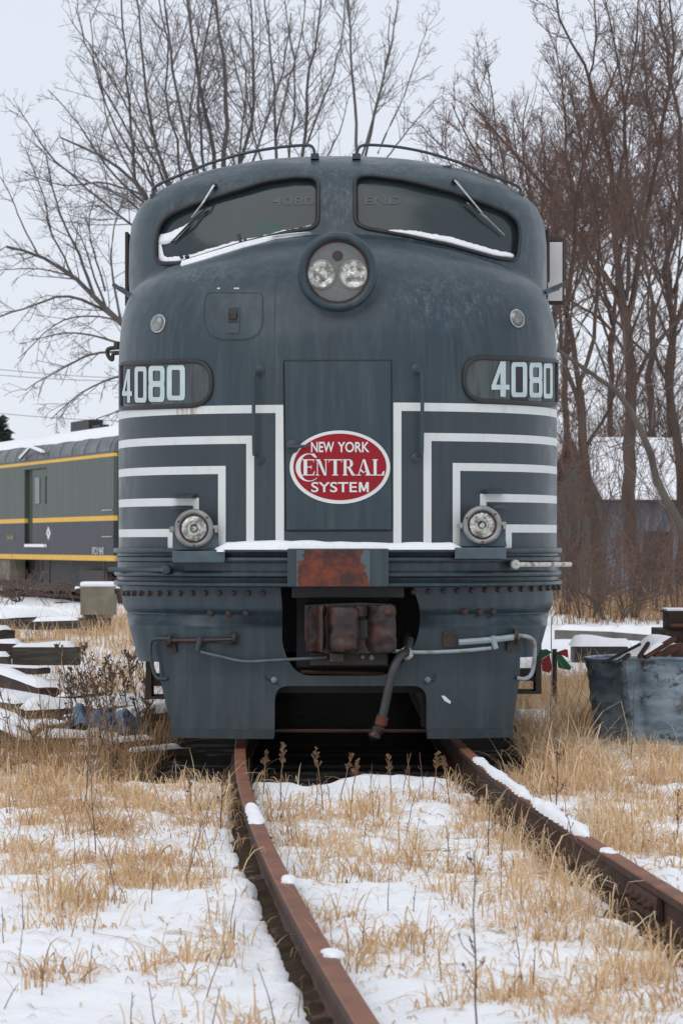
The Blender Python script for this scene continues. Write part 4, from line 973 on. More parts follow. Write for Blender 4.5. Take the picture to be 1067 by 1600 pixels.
mb = MB(); mb.tube([cp(car_s(38), -.1, 3.76), cp(car_s(54), -.1, 4.03), cp(car_s(74), -.1, 3.85)], .05, 6); tag(mb.build('snow', M['snow'], None, True), 'peaked ridge of snow over the rain hood of the baggage car', 'snow', kind='stuff')
c = (car_s(76.4), car_z(76.4, 833)); q = [cp(c[0] + a, -.004, c[1] + b) for a, b in ((.26, 0), (0, .19), (-.26, 0), (0, -.19))]
mesh('diamond_mark', q, [(0, 1, 2, 3)], M['white_paint'], car)
q = [cp(c[0] + a, -.008, c[1] + b) for a, b in ((.07, 0), (0, .05), (-.07, 0), (0, -.05))]; mesh('diamond_letter', q, [(0, 1, 2, 3)], M['grey_paint'], car)
def car_text(s, x0, y0, x1, y1, mt):
    v, f = text2d(s, .0); za, zb = car_z((x0 + x1) / 2, y1), car_z((x0 + x1) / 2, y0); sa, sb = car_s(x0), car_s(x1)
    mesh('car_lettering', [cp(sa + (sb - sa) * p[0], -.02, za + (zb - za) * p[1]) for p in v], f, mt, car)
car_text('RPCX 9640', 145.5, 855, 163.5, 866.5, M['white_paint']); car_text('M-49', 13, 836, 22, 844, M['yellow'])
for y in (797, 838.5): slab(MB(), car_s(177), car_s(162.5), -.05, -.02, car_z(170, y + .7), car_z(170, y - .7)).build('side_handle', M['white_rust'], car)
slab(MB(), .2, L_, .6, 2.6, .12, .95).build('underframe', M['black'], car)
slab(MB(), car_s(13), L_, .05, .5, .35, .94).build('battery_box', M['concrete'], car)
slab(MB(), 2.0, 4.8, .35, .5, .40, .7).build('truck_side', M['dark_steel'], car)
for s in (2.3, 4.4):
    for w in (.75, 2.2):
        MB().lathe(cp(s, w, .33), (-V[0], -V[1], 0), [(0, -.03), (.46, -.03), (.46, .03), (.40, .06), (.36, .02), (.12, .03), (.1, .08), (0, .08)], 24).build('wheel', M['rail_side'], car, True)
for s in (.9, car_s(66), car_s(78)):
    MB().tube([cp(s, .0, .95), cp(s, .0, .30)], .03, 6).build('step_rail', M['dark_steel'], car)
for z in (.32, .62): MB().tube([cp(car_s(66), 0, z), cp(car_s(78), 0, z)], .025, 6).build('step_rung', M['dark_steel'], car)
for w in (.75, 2.2): MB().tube([cp(-.5, w, -.04), cp(L_, w, -.04)], .07, 4).build('rail', M['rail_side'])
for i, o in enumerate([o for o in C.objects if o.name.startswith('rail.') and 'label' not in o.keys()]): tag(o, ['near rail of the far track under the baggage car', 'far rail of the far track under the baggage car'][i], 'rail')

# ================================================================ YARD THINGS
UPV = Vector((0, 0, 1))
def beam(name, a, b, w, h, mat, label, cat, group=None, snow=.05, sl=None, bev=.008, bow=0.0):
    """squared piece from a to b (centres of its top face), snow lying along it"""
    a, b = Vector(a), Vector(b); u = (b - a).normalized(); s = u.cross(UPV).normalized(); up = s.cross(u).normalized(); L = (b - a).length
    bm = bmesh.new(); bmesh.ops.create_cube(bm, size=1)
    bmesh.ops.scale(bm, vec=(L, w, h), verts=bm.verts); bmesh.ops.translate(bm, vec=(0, 0, -h / 2), verts=bm.verts)
    bmesh.ops.bevel(bm, geom=bm.edges[:], offset=bev, segments=2, affect='EDGES'); bm.verts.index_update()
    R3 = Matrix((u, s, up)).transposed(); v = [tuple(R3 @ q.co + (a + b) / 2) for q in bm.verts]; f = [[q.index for q in p.verts] for p in bm.faces]; bm.free()
    o = MB().add(v, f).build(name, mat); tag(o, label, cat, group)
    if snow:
        n = max(8, int(L / .06)); m = 7; v = []; sd = rr.random() * 50; r0, r1 = sl or (0.02, .98)
        for i in range(n + 1):
            t_ = r0 + (r1 - r0) * i / n; e = min(1, math.sin(math.pi * i / n) * 4 + .1); hh = snow * e * (.6 + .8 * float(vnoise(t_ * L * 2.5, sd, 2))); ww = w * (.46 + .06 * float(vnoise(t_ * L * 4, sd, 6)))
            for j in range(m):
                q = -1 + 2 * j / (m - 1); p = a + u * (L * t_) + s * (ww * q) + up * (.003 + hh * (1 - abs(q) ** 3.5)); v.append(tuple(p))
        so = MB().add(v, [(i * m + k, i * m + k + 1, (i + 1) * m + k + 1, (i + 1) * m + k) for i in range(n) for k in range(m - 1)]).build('snow', M['snow'], None, True, 80)
        tag(so, 'snow lying along the ' + label.split(',')[0], 'snow', kind='stuff')
    return o
GT = 'old timbers piled left of the locomotive'
TB, TG, BS = M['timber'], M['timber_grey'], M['brown_steel']
beam('timber', W(22, 1011, 33), W(125.5, 1011, 33), .26, .195, TB, 'blackened square tie with its cut end beside the tall weeds', 'timber', GT, .06, (.0, .93))
beam('steel_beam', W(-40, 1004, 33.3), W(34, 1006, 33.1), .2, .16, BS, 'rusty beam end lying left of the blackened tie', 'beam', None, .05)
beam('timber', W(-40, 1026, 32.6), W(17, 1026, 32.6), .22, .1, TB, 'short tie end poking in at the frame edge under the rusty beam', 'timber', GT, .05)
beam('timber', W(-60, 981, 34.5), W(13, 985, 34), .24, .13, TB, 'highest tie of the left pile, cut off by the frame edge', 'timber', GT, .05)
beam('timber', W(-40, 1040, 31.5), W(70, 1044, 31.2), .3, .06, TB, 'flat dark plank below the blackened tie', 'timber', GT, .02)
beam('timber', W(-30, 1038, 30), W(78, 1076, 28), .2, .2, BS, 'slanting brown tie pointing down to the right', 'timber', GT, .05)
beam('timber', W(-60, 1082, 27.6), W(66, 1099, 26.8), .6, .07, TG, 'wide grey board under the slanting brown tie', 'timber', GT, .07)
beam('timber', W(30, 1110, 26.2), W(228, 1100, 26.6), .26, .15, TB, 'long straight tie with an unbroken snow cap reaching toward the locomotive', 'timber', GT, .09)
beam('timber', W(-40, 1096, 25.2), W(60, 1143, 23.6), .16, .16, TG, 'upper of two slanting planks at the left frame edge', 'timber', GT, .04)
beam('timber', W(-40, 1112, 24.6), W(50, 1158, 23.0), .14, .14, TB, 'lower of two slanting planks at the left frame edge', 'timber', GT, .04)
beam('timber', W(58, 1152, 22.7), W(196, 1153, 22.9), .24, .16, TB, 'low tie in front of the blue tarpaulin', 'timber', GT, .05)
beam('timber', W(172, 1127, 23.6), W(262, 1109, 24.4), .22, .26, TB, 'rising timber running behind the locomotive pilot corner', 'timber', GT, .06)
beam('timber', W(-40, 1165, 22.2), W(36, 1190, 21.6), .12, .1, TB, 'short stake end lowest at the left frame edge', 'timber', GT, .03)
beam('timber', W(-60, 948, 58), W(152, 966, 50), .5, .2, TB, 'far long timber in front of the baggage car', 'timber', GT, .10)
beam('timber', W(-60, 962, 48), W(62, 966, 47), 1.6, .16, TB, 'far wide snow covered slab left of the small cabinet', 'timber', GT, .16)
beam('timber', W(52, 971, 45), W(124, 969, 45), .5, .12, TB, 'far dark plank end before the small cabinet', 'timber', GT, .05)
for i, (a_, b_, w_, h_, mt_, lb_) in enumerate((
    (W(120, 1166, 22.3), W(262, 1152, 22.9), .14, .10, TB, 'dark plank lying under the tarpaulin toward the pilot corner'),
    (W(196, 1176, 21.7), W(300, 1168, 22.2), .10, .08, TG, 'grey plank end poking out beside the left rail and pilot'),
    (W(70, 1186, 21.3), W(175, 1176, 21.6), .12, .09, TB, 'half buried dark board nearest the camera in the left pile'),
    (W(130, 1100, 25.0), W(200, 1118, 24.6), .12, .10, BS, 'brown steel strip lying behind the blue tarpaulin'),
    (W(0, 1130, 24.0), W(95, 1139, 23.6), .16, .12, TG, 'grey board crossing under the slanting planks'),
    (W(95, 1090, 27.0), W(152, 1082, 27.6), .12, .12, BS, 'rusty offcut lying among weeds behind the long straight tie'))):
    beam('timber', a_, b_, w_, h_, mt_, lb_, 'timber', GT, .03, (.05, .8))
# tarpaulin and sacks
xs_ = np.linspace(0, 1, 34); ys_ = np.linspace(0, 1, 16); v = []
for j in ys_:
    for i in xs_:
        p = W(104 + 130 * i, 1150, 23.9 - .75 * j); hgt = .07 + .17 * math.exp(-((i - .18) / .12) ** 2) + .13 * math.exp(-((i - .48) / .14) ** 2) + .10 * math.exp(-((i - .72) / .12) ** 2)
        hgt *= .35 + .65 * math.sin(math.pi * min(1, .15 + j)); hgt += .07 * (float(fbm(i * 7, j * 4, 61)) - .5) * 2
        v.append((p[0] + .06 * (float(vnoise(j * 4, i * 3, 62)) - .5), p[1], -.12 + max(.0, hgt)))
n = 34; o = mesh('tarpaulin', v, [(j * n + i, j * n + i + 1, (j + 1) * n + i + 1, (j + 1) * n + i) for j in range(15) for i in range(n - 1)], M['blue_tarp'], None, True)
so = o.modifiers.new('s', 'SOLIDIFY'); so.thickness = .006; tag(o, 'crumpled blue tarpaulin half buried under snow among the timbers', 'tarpaulin')
def lump(name, c, rx, ry, rz, mat, label, cat, kind=None, seed=0, group=None, amp=.35, sub=3):
    bm = bmesh.new(); bmesh.ops.create_icosphere(bm, subdivisions=sub, radius=1)
    for q in bm.verts:
        k = 1 + amp * (float(fbm(q.co.x * 1.7 + 5, q.co.y * 1.7 + q.co.z * 1.3 + 9, seed)) - .5) * 2; q.co = Vector((c[0] + q.co.x * rx * k, c[1] + q.co.y * ry * k, c[2] + q.co.z * rz * k))
    bm.verts.index_update(); v = [tuple(q.co) for q in bm.verts]; f = [[q.index for q in p.verts] for p in bm.faces]; bm.free()
    return tag(MB().add(v, f).build(name, mat, None, True, 60), label, cat, group, kind)
lump('sack', W(100, 1143, 23.8), .18, .2, .12, BS, 'dull brown sack slumped left of the blue tarpaulin', 'sack', None, 71)
lump('sack', W(135, 1140, 24.1), .16, .2, .15, BS, 'dull brown sack humped behind the folds of the blue tarpaulin', 'sack', None, 72)
for i, (x, y, Y, rx, rz) in enumerate(((118, 1122, 23.7, .10, .05), (148, 1131, 23.6, .09, .06), (180, 1136, 23.6, .10, .045), (80, 1130, 23.7, .13, .035), (150, 1144, 23.2, .08, .03))):
    lump('snow', W(x, y, Y), rx, .14, rz, M['snow'], ['snow on the peak of the blue tarpaulin', 'snow in the middle fold of the blue tarpaulin', 'snow on the right end of the blue tarpaulin', 'snow draped over the left brown sack', 'snow at the front hem of the blue tarpaulin'][i], 'snow', 'stuff', 80 + i)
# cabinet on a post
Yc_ = 50; cabt = empty('signal_cabinet', W(152, 990, Yc_)); tag(cabt, 'small weathered tan cabinet on a pale pedestal with a snow cap', 'cabinet')
a = W(126, 961, Yc_); b = W(179, 917, Yc_); MB().box((a[0], Yc_, a[2]), (b[0], Yc_ + .55, b[2]), bev=.012).build('box', M['concrete'], cabt)
a = W(149, 992, Yc_); b = W(176, 960, Yc_); M['plinth'] = basic('plinth', (.50, .42, .33, 1), (.42, .36, .28, 1), .9); MB().box((a[0], Yc_ + .1, a[2]), (b[0], Yc_ + .4, b[2]), bev=.02).build('pedestal', M['plinth'], cabt)
for x0, x1 in ((118, 126.5), (179, 187)):
    a = W(x0, 928, Yc_); b = W(x1, 920, Yc_); MB().box((a[0], Yc_ + .1, a[2]), (b[0], Yc_ + .3, b[2])).build('side_bracket', M['dark_steel'], cabt)
    lump('snow', W((x0 + x1) / 2, 919.5, Yc_ + .2), .055, .09, .04, M['snow'], 'lump of snow on the %s bracket of the small cabinet' % ('left' if x0 < 150 else 'right'), 'snow', 'stuff', 5)
a = W(125.5, 917, Yc_); b = W(180, 911, Yc_); o = MB().box((a[0], Yc_ - .02, a[2]), (b[0], Yc_ + .57, b[2] + .02), bev=.035).build('snow', M['snow'], None, True, 80); tag(o, 'neat cap of snow on top of the small cabinet', 'snow', kind='stuff')

# scrap tank at the right
Yt = 22.9; tc = np.array([W(1105, 0, Yt)[0], Yt]); Rt = tc[0] - W(911, 0, Yt)[0]
t = NT('galvanised'); x, y, z = t.xyz()
g = t.mix(t.ramp(t.noise(3.0, 7, .65, stretch=(1, 1, 2.6)), .38, .62), (.14, .195, .24, 1), (.34, .42, .47, 1))
g = t.mix(t.ramp(t.noise(4, 8, .75, stretch=(1, 1, 1.6)), .55, .62, 0, .85), g, (.035, .045, .05, 1)); g = t.mix(t.ramp(t.noise(5, 6, .6), .62, .70, 0, .7), g, (.09, .055, .035, 1))
t.bump(t.noise(5, 4), .35, .03); M['galvanised'] = t.set(g, .5, .08)
tank = empty('stock_tank', (tc[0], tc[1], -.15)); tag(tank, 'dented blue grey metal tank full of scrap and snow', 'tank')
def tank_r(a, z):
    """a: 0 toward the camera, positive to the left"""
    q = (z + .15) / .70; r = Rt * (.895 + .105 * q); r += .0035 * math.sin((z + .15) * 75) * (q > .5) + .012 * math.exp(-((q - .47) / .03) ** 2)
    d = math.degrees(a)
    r -= (.075 + .03 * q) * math.exp(-((d - 70) / 17) ** 2) * Rt          # the caved-in left flank
    r += .03 * math.exp(-((d - 49) / 4) ** 2) - .02 * math.exp(-((d - 41) / 3) ** 2) + .012 * (float(fbm(d * .06, z * 4, 91)) - .5) * 2
    return r
def tank_top(a): d = math.degrees(a); return .535 - .035 * (1 / (1 + math.exp(-(d - 50) / 2.0)))
n, m = 220, 44; v = []
for j in range(m):
    for i in range(n):
        a = 2 * math.pi * i / n - math.pi; z = -.2 + (tank_top(a) + .2) * j / (m - 1); r = tank_r(a, z); v.append((tc[0] - r * math.sin(a), tc[1] - r * math.cos(a), z))
wall = MB().add(v, [(j * n + i, j * n + (i + 1) % n, (j + 1) * n + (i + 1) % n, (j + 1) * n + i) for j in range(m - 1) for i in range(n)]).build('tank_wall', M['galvanised'], tank, True, 60)
so = wall.modifiers.new('s', 'SOLIDIFY'); so.thickness = .008
rim = []; 
for i in range(n + 1): a = 2 * math.pi * i / n - math.pi; z = tank_top(a); r = tank_r(a, z); rim.append((tc[0] - r * math.sin(a), tc[1] - r * math.cos(a), z))
MB().tube(rim, .013, 8, cap=False).build('rim', M['galvanised'], tank, True, 60)
for d in (46, 6):
    a = math.radians(d); pts = [(tc[0] - (tank_r(a, z) + .004) * math.sin(a), tc[1] - (tank_r(a, z) + .004) * math.cos(a), z) for z in np.linspace(-.18, .5, 14)]; MB().tube(pts, .008, 6).build('seam', M['galvanised'], tank)
v = []; n2 = 40
for j in range(n2):
    for i in range(n2):
        u_, w_ = -1 + 2 * i / (n2 - 1), -1 + 2 * j / (n2 - 1); q = max(abs(u_), abs(w_)); l = math.hypot(u_, w_) or 1; r = q * Rt * .86
        X, Y = tc[0] + u_ / l * r, tc[1] + w_ / l * r; v.append((X, Y, .44 + .22 * math.exp(-((X - 2.40) / .36) ** 2 - ((Y - 23.0) / .5) ** 2) * min(1, (1 - q) * 2.2) + .05 * (1 - q) + .09 * (float(fbm(X * 3, Y * 3, 95)) - .5)))
tag(mesh('snow', v, [(j * n2 + i, j * n2 + i + 1, (j + 1) * n2 + i + 1, (j + 1) * n2 + i) for j in range(n2 - 1) for i in range(n2 - 1)], M['snow'], None, True), 'mound of snow heaped over the scrap in the tank', 'snow', kind='stuff')
GS = 'rusty scrap sticking out of the tank'
for i, (x0, y0, Y0, x1, y1, Y1, w, h, lab) in enumerate((
    (940, 1034, 22.15, 1000, 1004, 22.3, .03, .02, 'long low rusty strip lying along the left of the scrap heap'),
    (994, 1026, 22.1, 1011, 1001, 22.1, .05, .03, 'short rusty bar standing out of the snow left of the scrap planks'),
    (970, 1028, 22.1, 982, 1019, 22.1, .09, .03, 'tiny rusty tab just above the tank rim'),
    (1004, 1024, 22.1, 1052, 994, 22.2, .06, .035, 'upper long rusty plank rising to the right out of the tank'),
    (1020, 1024, 22.1, 1064, 1003, 22.2, .06, .045, 'lower rusty plank rising to the right out of the tank'),
    (1058, 996, 22.6, 1130, 1010, 22.9, .12, .04, 'rusty channel running out of the frame on the right'))):
    beam('scrap_bar', W(x0, y0, Y0), W(x1, y1, Y1), w, h, M['rust'] if i in (3, 4) else M['brown_steel'], lab, 'scrap', GS, .02 if i == 3 else 0, (.0, .6))
lump('scrap_lump', W(1062, 1026, 22.6), .16, .2, .10, BS, 'dark lump of scrap iron at the right edge of the tank', 'scrap', None, 99)
a = W(1005, 1030, 22.4); mesh_ = MB().ext([(a[0], a[2] - .05), (a[0] + .2, a[2] - .05), (a[0] + .2, a[2] + .05), (a[0] + .02, a[2] + .005)], 22.38, 22.40).build('scrap_sheet', M['galvanised']); tag(mesh_, 'pale sheet metal offcut leaning inside the tank rim', 'scrap')
# dark machinery behind the tank
mc = empty('rusty_machine', W(1075, 1010, 30)); tag(mc, 'dark rusty machine frame behind the tank at the right edge', 'machine')
quad_box(MB(), 1036, 985, 1140, 1040, 30, 1.2).build('frame', M['brown_steel'], mc)
quad_box(MB(), 1043, 958, 1130, 986, 30.1, .5).build('frame_top', M['brown_steel'], mc)
quad_box(MB(), 1046, 975, 1130, 980, 29.95, .1).build('rail_bar', M['rust'], mc)
quad_box(MB(), 1040, 954.5, 1130, 958, 30.1, .55).build('top_plate', M['timber'], mc)
tag(quad_box(MB(), 1041, 951, 1130, 954.6, 30.1, .5).build('snow', M['snow']), 'snow on the top plate of the rusty machine', 'snow', kind='stuff')
# kerb and dark timber behind
beam('concrete_kerb', W(872, 984, 47.8), W(968, 987, 47.4), .4, .16, M['kerb_concrete'], 'left length of the long grey concrete kerb behind the tank', 'kerb', 'concrete kerb lengths', .09)
beam('concrete_kerb', W(969, 987, 47.4), W(1040, 993, 46.2), .4, .14, M['kerb_concrete'], 'right length of the long grey concrete kerb behind the tank', 'kerb', 'concrete kerb lengths', .12)
beam('timber', W(893, 1009.5, 38.4), W(978, 1009.5, 38.4), .5, .20, M['black'], 'black squared timber with thick snow behind the tank', 'timber', None, .11, (-.05, 1.1))
# switch target
Ys_ = 27.0; sw = empty('switch_target', W(866, 1110, Ys_)); tag(sw, 'red and green switch target vanes on a dark post in the grass', 'signal')
M['sig_red'] = basic('sig_red', (.33, .012, .018, 1), (.20, .012, .014, 1), .5, scale=12); M['sig_green'] = basic('sig_green', (.008, .12, .045, 1), (.006, .07, .028, 1), .5, scale=12)
MB().tube([W(866, 1110, Ys_), W(866, 1014, Ys_)], .022, 8).build('post', M['dark_steel'], sw)
def vane(name, P, mt, dy): MB().ext([(W(x, y, Ys_)[0], W(x, y, Ys_)[2]) for x, y in P], Ys_ - .01 + dy, Ys_ + dy).build(name, M[mt], sw)
vane('green_vane', [(845, 1015), (853, 1014), (862, 1019), (845, 1030)], 'sig_green', -.03); vane('red_vane', [(845, 1030.5), (858, 1022), (862, 1046), (856, 1051), (846, 1048)], 'sig_red', -.03)
vane('red_vane', [(868, 1019), (882, 1014), (886, 1015), (887, 1028)], 'sig_red', -.035); vane('green_vane', [(868, 1019.5), (874, 1020), (892, 1042), (889, 1047), (871, 1043)], 'sig_green', -.035)

# barn
Cb = np.array([W(941, 0, 78)[0], 78.0]); ub = np.array([.974, .225]); vb = np.array([-.225, .974])
def bp(s, w, z): p = Cb + ub * s + vb * w; return (p[0], p[1], z)
barn = empty('barn', bp(4, 2, -.1)); tag(barn, 'old blue grey shed with a snowy roof behind the tangle of trees', 'shed')
M['barn_wall'] = basic('barn_wall', (.17, .185, .215, 1), (.09, .10, .12, 1), .8, scale=2, stretch=(3, 3, .5)); M['barn_gable'] = basic('barn_gable', (.10, .135, .12, 1), (.06, .08, .07, 1), .85, scale=2, stretch=(4, 4, .5))
ez, rz_, Wd = 2.62, 4.05, 4.6
def bslab(mb, sa, sb, wa, wb, za, zb):
    v = [bp(s, w, z) for s in (sa, sb) for w in (wa, wb) for z in (za, zb)]; return mb.add(v, [(0, 1, 3, 2), (4, 6, 7, 5), (0, 4, 5, 1), (2, 3, 7, 6), (0, 2, 6, 4), (1, 5, 7, 3)])
bslab(MB(), .06, 12, 0, .1, -.2, ez).build('wall', M['barn_wall'], barn)
v = [bp(0, 0, -.2), bp(0, Wd, -.2), bp(0, Wd, ez), bp(0, Wd / 2, rz_), bp(0, 0, ez)]; v += [bp(.1, 0 + .0, -.2), bp(.1, Wd, -.2), bp(.1, Wd, ez), bp(.1, Wd / 2, rz_), bp(.1, 0, ez)]
MB().add(v, [(0, 1, 2, 3, 4), (5, 6, 7, 8, 9), (0, 5, 9, 4), (4, 9, 8, 3), (3, 8, 7, 2)]).build('gable_wall', M['barn_gable'], barn)
def roofslab(d, mt, nm, par, s_a=-.25, s_b=12.2, th=.08):
    v = []
    for s in (s_a, s_b):
        for w, z in ((-.3, ez - .18), (Wd / 2, rz_), (Wd + .3, ez - .18)): v += [bp(s, w, z + d), bp(s, w, z + d + th)]
    f = [(0, 1, 3, 2), (2, 3, 5, 4), (6, 8, 9, 7), (8, 10, 11, 9), (0, 2, 8, 6), (2, 4, 10, 8), (1, 7, 9, 3), (3, 9, 11, 5), (0, 6, 7, 1), (4, 5, 11, 10)]; return MB().add(v, f).build(nm, mt, par)
roofslab(.0, M['timber'], 'roof', barn)
tag(roofslab(.085, M['snow'], 'snow', None, -.1, 12.1, .10), 'even sheet of snow on the shed roof', 'snow', kind='stuff')
bslab(MB(), 1.1, 1.9, -.03, .0, -.1, 1.7).build('door', M['timber'], barn)
bslab(MB(), 3.3, 4.2, -.03, .0, .9, 1.7).build('window', M['board_glass'], barn)
# overhead wires far left
for i, (ya, yb) in enumerate(((571, 588), (581, 592), (640, 655))):
    pts = [W(-60 + 380 * t_, ya + (yb - ya) * t_ * 1.3 - 6 * math.sin(math.pi * t_) * -1, 118) for t_ in np.linspace(0, 1, 12)]
    tag(MB().tube(pts, .014, 4).build('overhead_wire', M['dark_steel']), ['upper overhead wire in the sky left of the locomotive', 'second overhead wire, just under the upper one', 'lowest overhead wire, just above the baggage car roof'][i], 'wire')
# ================================================================ TREES
def tubes_batch(P, Rr, sides):
    """P (B,n,3), Rr (B,n) -> verts, quads"""
    B, n, _ = P.shape; T = np.gradient(P, axis=1); T /= np.maximum(np.linalg.norm(T, axis=-1, keepdims=True), 1e-9)
    ref = np.where(np.abs(T[..., 2:3]) > .9, np.array([1.0, 0, 0]), np.array([0, 0, 1.0])); a = np.cross(T, ref); a /= np.maximum(np.linalg.norm(a, axis=-1, keepdims=True), 1e-9); b = np.cross(T, a)
    q = 2 * np.pi * np.arange(sides) / sides
    v = P[:, :, None, :] + Rr[:, :, None, None] * (a[:, :, None, :] * np.cos(q)[None, None, :, None] + b[:, :, None, :] * np.sin(q)[None, None, :, None])
    base = (np.arange(B) * n * sides)[:, None, None] + (np.arange(n - 1) * sides)[None, :, None] + np.arange(sides)[None, None, :]
    nx = (np.arange(B) * n * sides)[:, None, None] + (np.arange(n - 1) * sides)[None, :, None] + ((np.arange(sides) + 1) % sides)[None, None, :]
    f = np.stack([base, nx, nx + sides, base + sides], -1).reshape(-1, 4)
    return v.reshape(-1, 3), f
def join_batches(L):
    vs, fs, b = [], [], 0
    for v, f in L: vs.append(v); fs.append(f + b); b += len(v)
    return np.concatenate(vs), np.concatenate(fs)
def rsmp(P, n):
    P = np.array(P); d = np.concatenate([[0], np.cumsum(np.linalg.norm(np.diff(P, axis=0), axis=1))]); s = np.linspace(0, d[-1], n); return np.stack([np.interp(s, d, P[:, k]) for k in range(3)], -1)
def spawn(P, Rr, rng, per_m, lfac, lmin, ang, rfac, rmin, npt, up, t0=.15, wig=.06, maxlen=3.5, rcap=2.2):
    """children of a batch of branches; vectorised"""
    out_P, out_R = [], []
    seg = np.linalg.norm(np.diff(P, axis=1), axis=-1); Ls = seg.sum(1); B, n, _ = P.shape
    cnt = np.maximum(1, rng.poisson(Ls * per_m)); idx = np.repeat(np.arange(B), cnt); K = len(idx)
    t = t0 + (1 - t0) * rng.random(K) ** .9; fi = t * (n - 1); i0 = np.minimum(fi.astype(int), n - 2); fr = (fi - i0)[:, None]
    p0 = P[idx, i0] * (1 - fr) + P[idx, i0 + 1] * fr; r0 = Rr[idx, i0] * (1 - fr[:, 0]) + Rr[idx, i0 + 1] * fr[:, 0]
    d = P[idx, i0 + 1] - P[idx, i0]; d /= np.maximum(np.linalg.norm(d, axis=1, keepdims=True), 1e-9)
    rv = rng.normal(size=(K, 3)); s = np.cross(d, rv); s /= np.maximum(np.linalg.norm(s, axis=1, keepdims=True), 1e-9)
    th = np.radians(rng.normal(ang, ang * .25, K))[:, None]; c = d * np.cos(th) + s * np.sin(th)
    L = np.clip(Ls[idx] * lfac * (1.15 - t) * rng.uniform(.5, 1.3, K), lmin, maxlen)
    step = (L / (npt - 1))[:, None]; Q = [p0]; cur = c
    for k in range(npt - 1):
        cur = cur + np.array([0, 0, up]) / (npt - 1) * 2 + rng.normal(size=(K, 3)) * wig * 2; cur /= np.linalg.norm(cur, axis=1, keepdims=True); Q.append(Q[-1] + cur * step)
    Q = np.stack(Q, 1); rb = np.clip(r0 * rfac, rmin, rmin * rcap); re = np.maximum(rb * .35, rmin * .75); RR_ = rb[:, None] + (re - rb)[:, None] * np.linspace(0, 1, npt)[None, :]
    return Q, RR_
def bark(name, a, b): return basic(name, a, b, .9, scale=3, stretch=(1, 1, .3))
M['bark_grey'] = bark('bark_grey', (.075, .062, .055, 1), (.13, .115, .105, 1)); M['bark_brown'] = bark('bark_brown', (.060, .038, .028, 1), (.105, .072, .055, 1))
M['twig_grey'] = basic('twig_grey', (.13, .108, .105, 1), (.18, .15, .145, 1), .9, scale=.5); M['twig_brown'] = basic('twig_brown', (.095, .060, .048, 1), (.15, .095, .075, 1), .9, scale=.5); M['twig_red'] = basic('twig_red', (.17, .095, .070, 1), (.10, .06, .046, 1), .9, scale=.4)
M['limb_tan'] = bark('limb_tan', (.13, .105, .085, 1), (.08, .062, .05, 1))
def tree(name, limbs, Yt, seed, label, group=None, dens=1.0, twig=.008, mats=('bark_grey', 'twig_grey'), up=.25, lev=3, spread=1.0, cat='tree', dep=2.5, maxlen=3.2, lfac=.42, t0=.3):
    """limbs: (pixel polyline, base width in px, tip width in px, depth shift at tip)"""
    rng = np.random.default_rng(seed); A0, R0, T = [], [], []
    root_px = limbs[0][0][0]; root = empty(name, (W(root_px[0], HZ, Yt)[0], Yt, -.12)); tag(root, label, cat, group)
    for pl, w0, w1, dy in limbs:
        n = len(pl); d = (rng.uniform(-dep, dep) if dy is None else dy)
        P = np.array([W(x, y, Yt + d * (k / (n - 1)) ** 1.0) for k, (x, y) in enumerate(pl)]); P = np.array(catmull(list(P), 4)) if n > 2 else P
        Q = rsmp(P, 14); L = np.linalg.norm(np.diff(Q, axis=0), axis=1).sum(); Q[1:-1] += rng.normal(size=(12, 3)) * .0035 * L * np.array([1, 1, .4])
        r = np.linspace(w0 * .82, w1 * .8, 14) / 2 / F * Yt * (.85 if w0 < 26 else .72); A0.append(Q); R0.append(r)
    P, Rr = np.array(A0), np.array(R0)
    v, f = tubes_batch(P, Rr, 8); tr = mesh('trunk', v, f, M[mats[0]], root, True)
    batches = []; lv = [(P, Rr)]
    c1 = spawn(P, Rr, rng, 1.6 * dens, lfac * spread, .8, 42, .5, twig * 1.5, 9, up, t0, .03, maxlen, 1.8)
    c2 = spawn(*c1, rng, 2.7 * dens, .5, .35, 48, .6, twig * 1.05, 6, up, .06, .035, 1.9)
    batches += [tubes_batch(*c1, 5), tubes_batch(*c2, 3)]
    if lev >= 3:
        c3 = spawn(*c2, rng, 3.6 * dens, .5, .2, 48, .7, twig * .75, 4, up * .8, .05, .07, .9); batches.append(tubes_batch(*c3, 3))
    if lev >= 4:
        c4 = spawn(*c3, rng, 2.4 * dens, .6, .15, 50, .8, twig * .7, 3, up * .5, .1, .1, .4); batches.append(tubes_batch(*c4, 3))
    v, f = join_batches(batches); mesh('crown', v, f, M[mats[1]], root); return root
lim = lambda *a: a
GTL = 'bare trees behind the baggage car'
